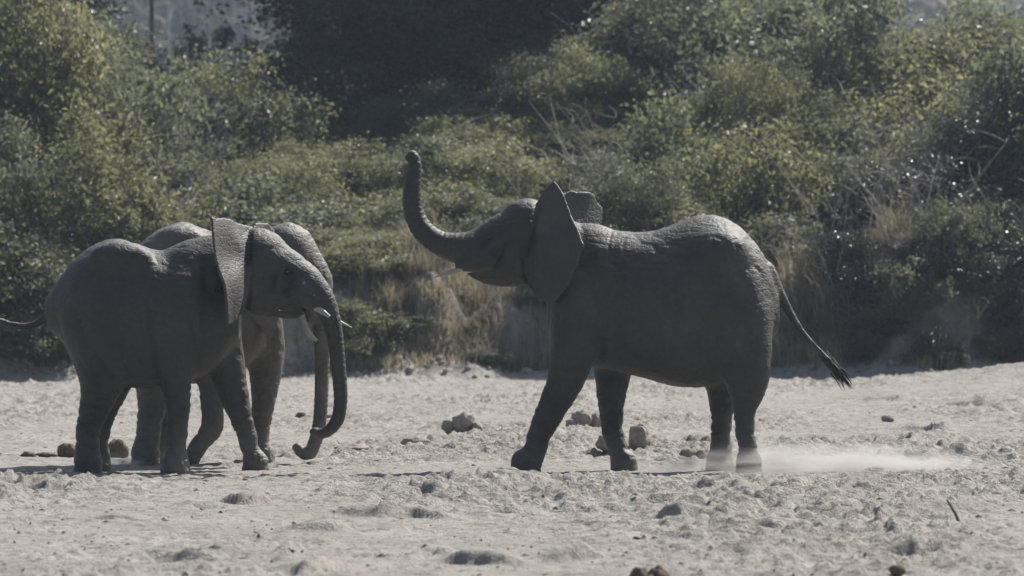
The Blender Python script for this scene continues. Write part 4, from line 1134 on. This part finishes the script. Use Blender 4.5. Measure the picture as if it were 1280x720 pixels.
pile("earth_clod", "clod", M_CLOD, 685, 516, [(0, 14, 9)], "small distant clod between the forelegs and the bank", "clod", 36)
pile("earth_clod", "clod", M_CLOD, 1110, 527, [(0, 16, 8)], "small dark clod on the sand below the tail tuft", "clod", 37)
# upright stick
x, y = pix_ground(1198, 657)
s = y / F
o = obj("stick", mesh_np("stick", *tube(resample(np.array([[0.02, 0, -0.05, .013], [-3 * s, 0, 8 * s, .011], [-8 * s, .01, 17 * s, .010], [-14 * s, .02, 27 * s, .006]]), 4), 6)), M_BARK)
o.location = (x, y, surf_z(x, y)); tag(o, "thin broken stick poking up out of the sand", "stick")
# rubble along the foot of the bank
rr_ = np.random.default_rng(8); parts = []
for i in range(260):
    x = rr_.uniform(-9, 9); y = float(bank_front(np.array([x]))[0]) + rr_.normal(0.05, 0.25)
    sz = 0.02 + 0.06 * rr_.random() ** 3
    m_ = lump_mesh(600 + i % 9, sz, sz, sz * .75, .25, 6)
    v = np.empty(len(m_.vertices) * 3, dtype=np.float32); m_.vertices.foreach_get("co", v)
    q = np.empty(len(m_.polygons) * 4, dtype=np.int32); m_.polygons.foreach_get("vertices", q) if False else m_.loops.foreach_get("vertex_index", q)
    parts.append((v.reshape(-1, 3) + np.array([x, y, surf_z(x, y) + sz * .3]), q.reshape(-1, 4).astype(np.int64)))
    bpy.data.meshes.remove(m_)
tag(obj("bank_rubble", mesh_np("bank_rubble", *merge(parts)), M_CLOD), "crumbled earth lying along the foot of the bank", None, None, "stuff")
# loose crumbs of earth, bark and twigs all over the sand
dr = np.random.default_rng(3)
parts = []
base_l = np.array([[1, 0, 0], [0, 1, 0], [-1, 0, 0], [0, -1, 0], [0, 0, 1], [0, 0, -1.0]])
tri = np.array([[0, 1, 4, 4], [1, 2, 4, 4], [2, 3, 4, 4], [3, 0, 4, 4]])
for i in range(2200):
    y = 1 / (1 / 82 + (1 / 29 - 1 / 82) * dr.random()); x = dr.uniform(-700, 700) * y / F
    sz = 0.006 + 0.012 * dr.random() ** 3 + (0.012 if dr.random() < .04 else 0)
    el = dr.uniform(1, 3.2) if dr.random() < .5 else 1
    a = dr.uniform(0, 3.14); ca, sa = math.cos(a), math.sin(a)
    v = base_l * np.array([sz * el, sz, sz * dr.uniform(.5, 1.1)]) * dr.uniform(.7, 1.3, (6, 1))
    v = np.stack([v[:, 0] * ca - v[:, 1] * sa, v[:, 0] * sa + v[:, 1] * ca, v[:, 2]], 1) + np.array([x, y, surf_z(x, y) + sz * .2])
    parts.append((v, tri))
cv, cq = merge(parts)
me = bpy.data.meshes.new("sand_litter")
me.from_pydata(cv.tolist(), [], [f[:3] for f in cq.tolist()])
tag(obj("sand_litter", me, mat_simple("litter", (0.15, 0.125, 0.10), .95, .5, 3, .1, .3)), "tiny crumbs of earth and bark scattered over the sand", None, None, "stuff")

# ------------------------------------------------------------------ air: kicked-up dust and haze
def vol_mat(name, col, dens, aniso, noisy=None):
    N = Nodes(name)
    v = N.n("ShaderNodeVolumePrincipled")
    v.inputs["Color"].default_value = (*col, 1); v.inputs["Density"].default_value = dens; v.inputs["Anisotropy"].default_value = aniso
    if noisy:
        tc = N.n("ShaderNodeTexCoord")
        no = N.n("ShaderNodeTexNoise", _Scale=noisy, _Detail=3.0); N.l(tc.outputs["Object"], no.inputs["Vector"])
        ln = N.n("ShaderNodeVectorMath", operation='LENGTH'); N.l(tc.outputs["Object"], ln.inputs[0])
        fall = N.n("ShaderNodeMapRange", interpolation_type='SMOOTHSTEP'); fall.inputs[1].default_value = 1.0; fall.inputs[2].default_value = 0.0; fall.inputs[3].default_value = 0; fall.inputs[4].default_value = 1
        N.l(ln.outputs["Value"], fall.inputs[0])
        nr = N.n("ShaderNodeMapRange"); nr.inputs[1].default_value = 0.40; nr.inputs[2].default_value = 0.72; nr.inputs[3].default_value = 0; nr.inputs[4].default_value = dens * 2
        N.l(no.outputs["Fac"], nr.inputs[0])
        mu = N.n("ShaderNodeMath", operation='MULTIPLY'); N.l(fall.outputs[0], mu.inputs[0]); N.l(nr.outputs[0], mu.inputs[1])
        N.l(mu.outputs[0], v.inputs["Density"])
    N.l(v.outputs[0], N.out.inputs["Volume"])
    return N.m
def dust(px, base, wx, dy, hz, dens, label, seed):
    x, y = pix_ground(px, base)
    o = tag(obj("dust_cloud", lump_mesh(seed, 1, 1, 1, 0.0, 12), vol_mat("dust%d" % seed, (.93, .90, .86), dens, 0.3, 3.0)), label, "dust", None, "stuff")
    o.location = (x, y, 0.05); o.scale = (wx, dy, hz)
dust(1030, 592, 1.75, 0.8, 0.27, 5.0, "low pale cloud of dust drifting from the hind feet of the trumpeting elephant", 41)
dust(965, 588, 0.55, 0.5, 0.34, 2.2, "faint puff of dust rising around the hind feet of the trumpeting elephant", 43)
dust(1110, 590, 0.75, 0.6, 0.24, 2.4, "thin tail end of the dust trailing behind the trumpeting elephant", 44)
dust(150, 588, 0.28, 0.3, 0.15, 6.0, "small puff of dust at the near elephant's hind foot", 42)

bx = np.array([[sx * 760, yy, zz] for zz in (-3, 130) for sx, yy in ((-1, -75), (1, -75), (1, 1320), (-1, 1320))], float)
bq = np.array([[3, 2, 1, 0], [4, 5, 6, 7], [0, 1, 5, 4], [1, 2, 6, 5], [2, 3, 7, 6], [3, 0, 4, 7]])
haze = tag(obj("haze", mesh_np("haze", bx, bq, False), vol_mat("haze_air", (.70, .85, 1.0), 0.00038, 0.2)), "thin blue-grey haze filling the air", None, None, "stuff")
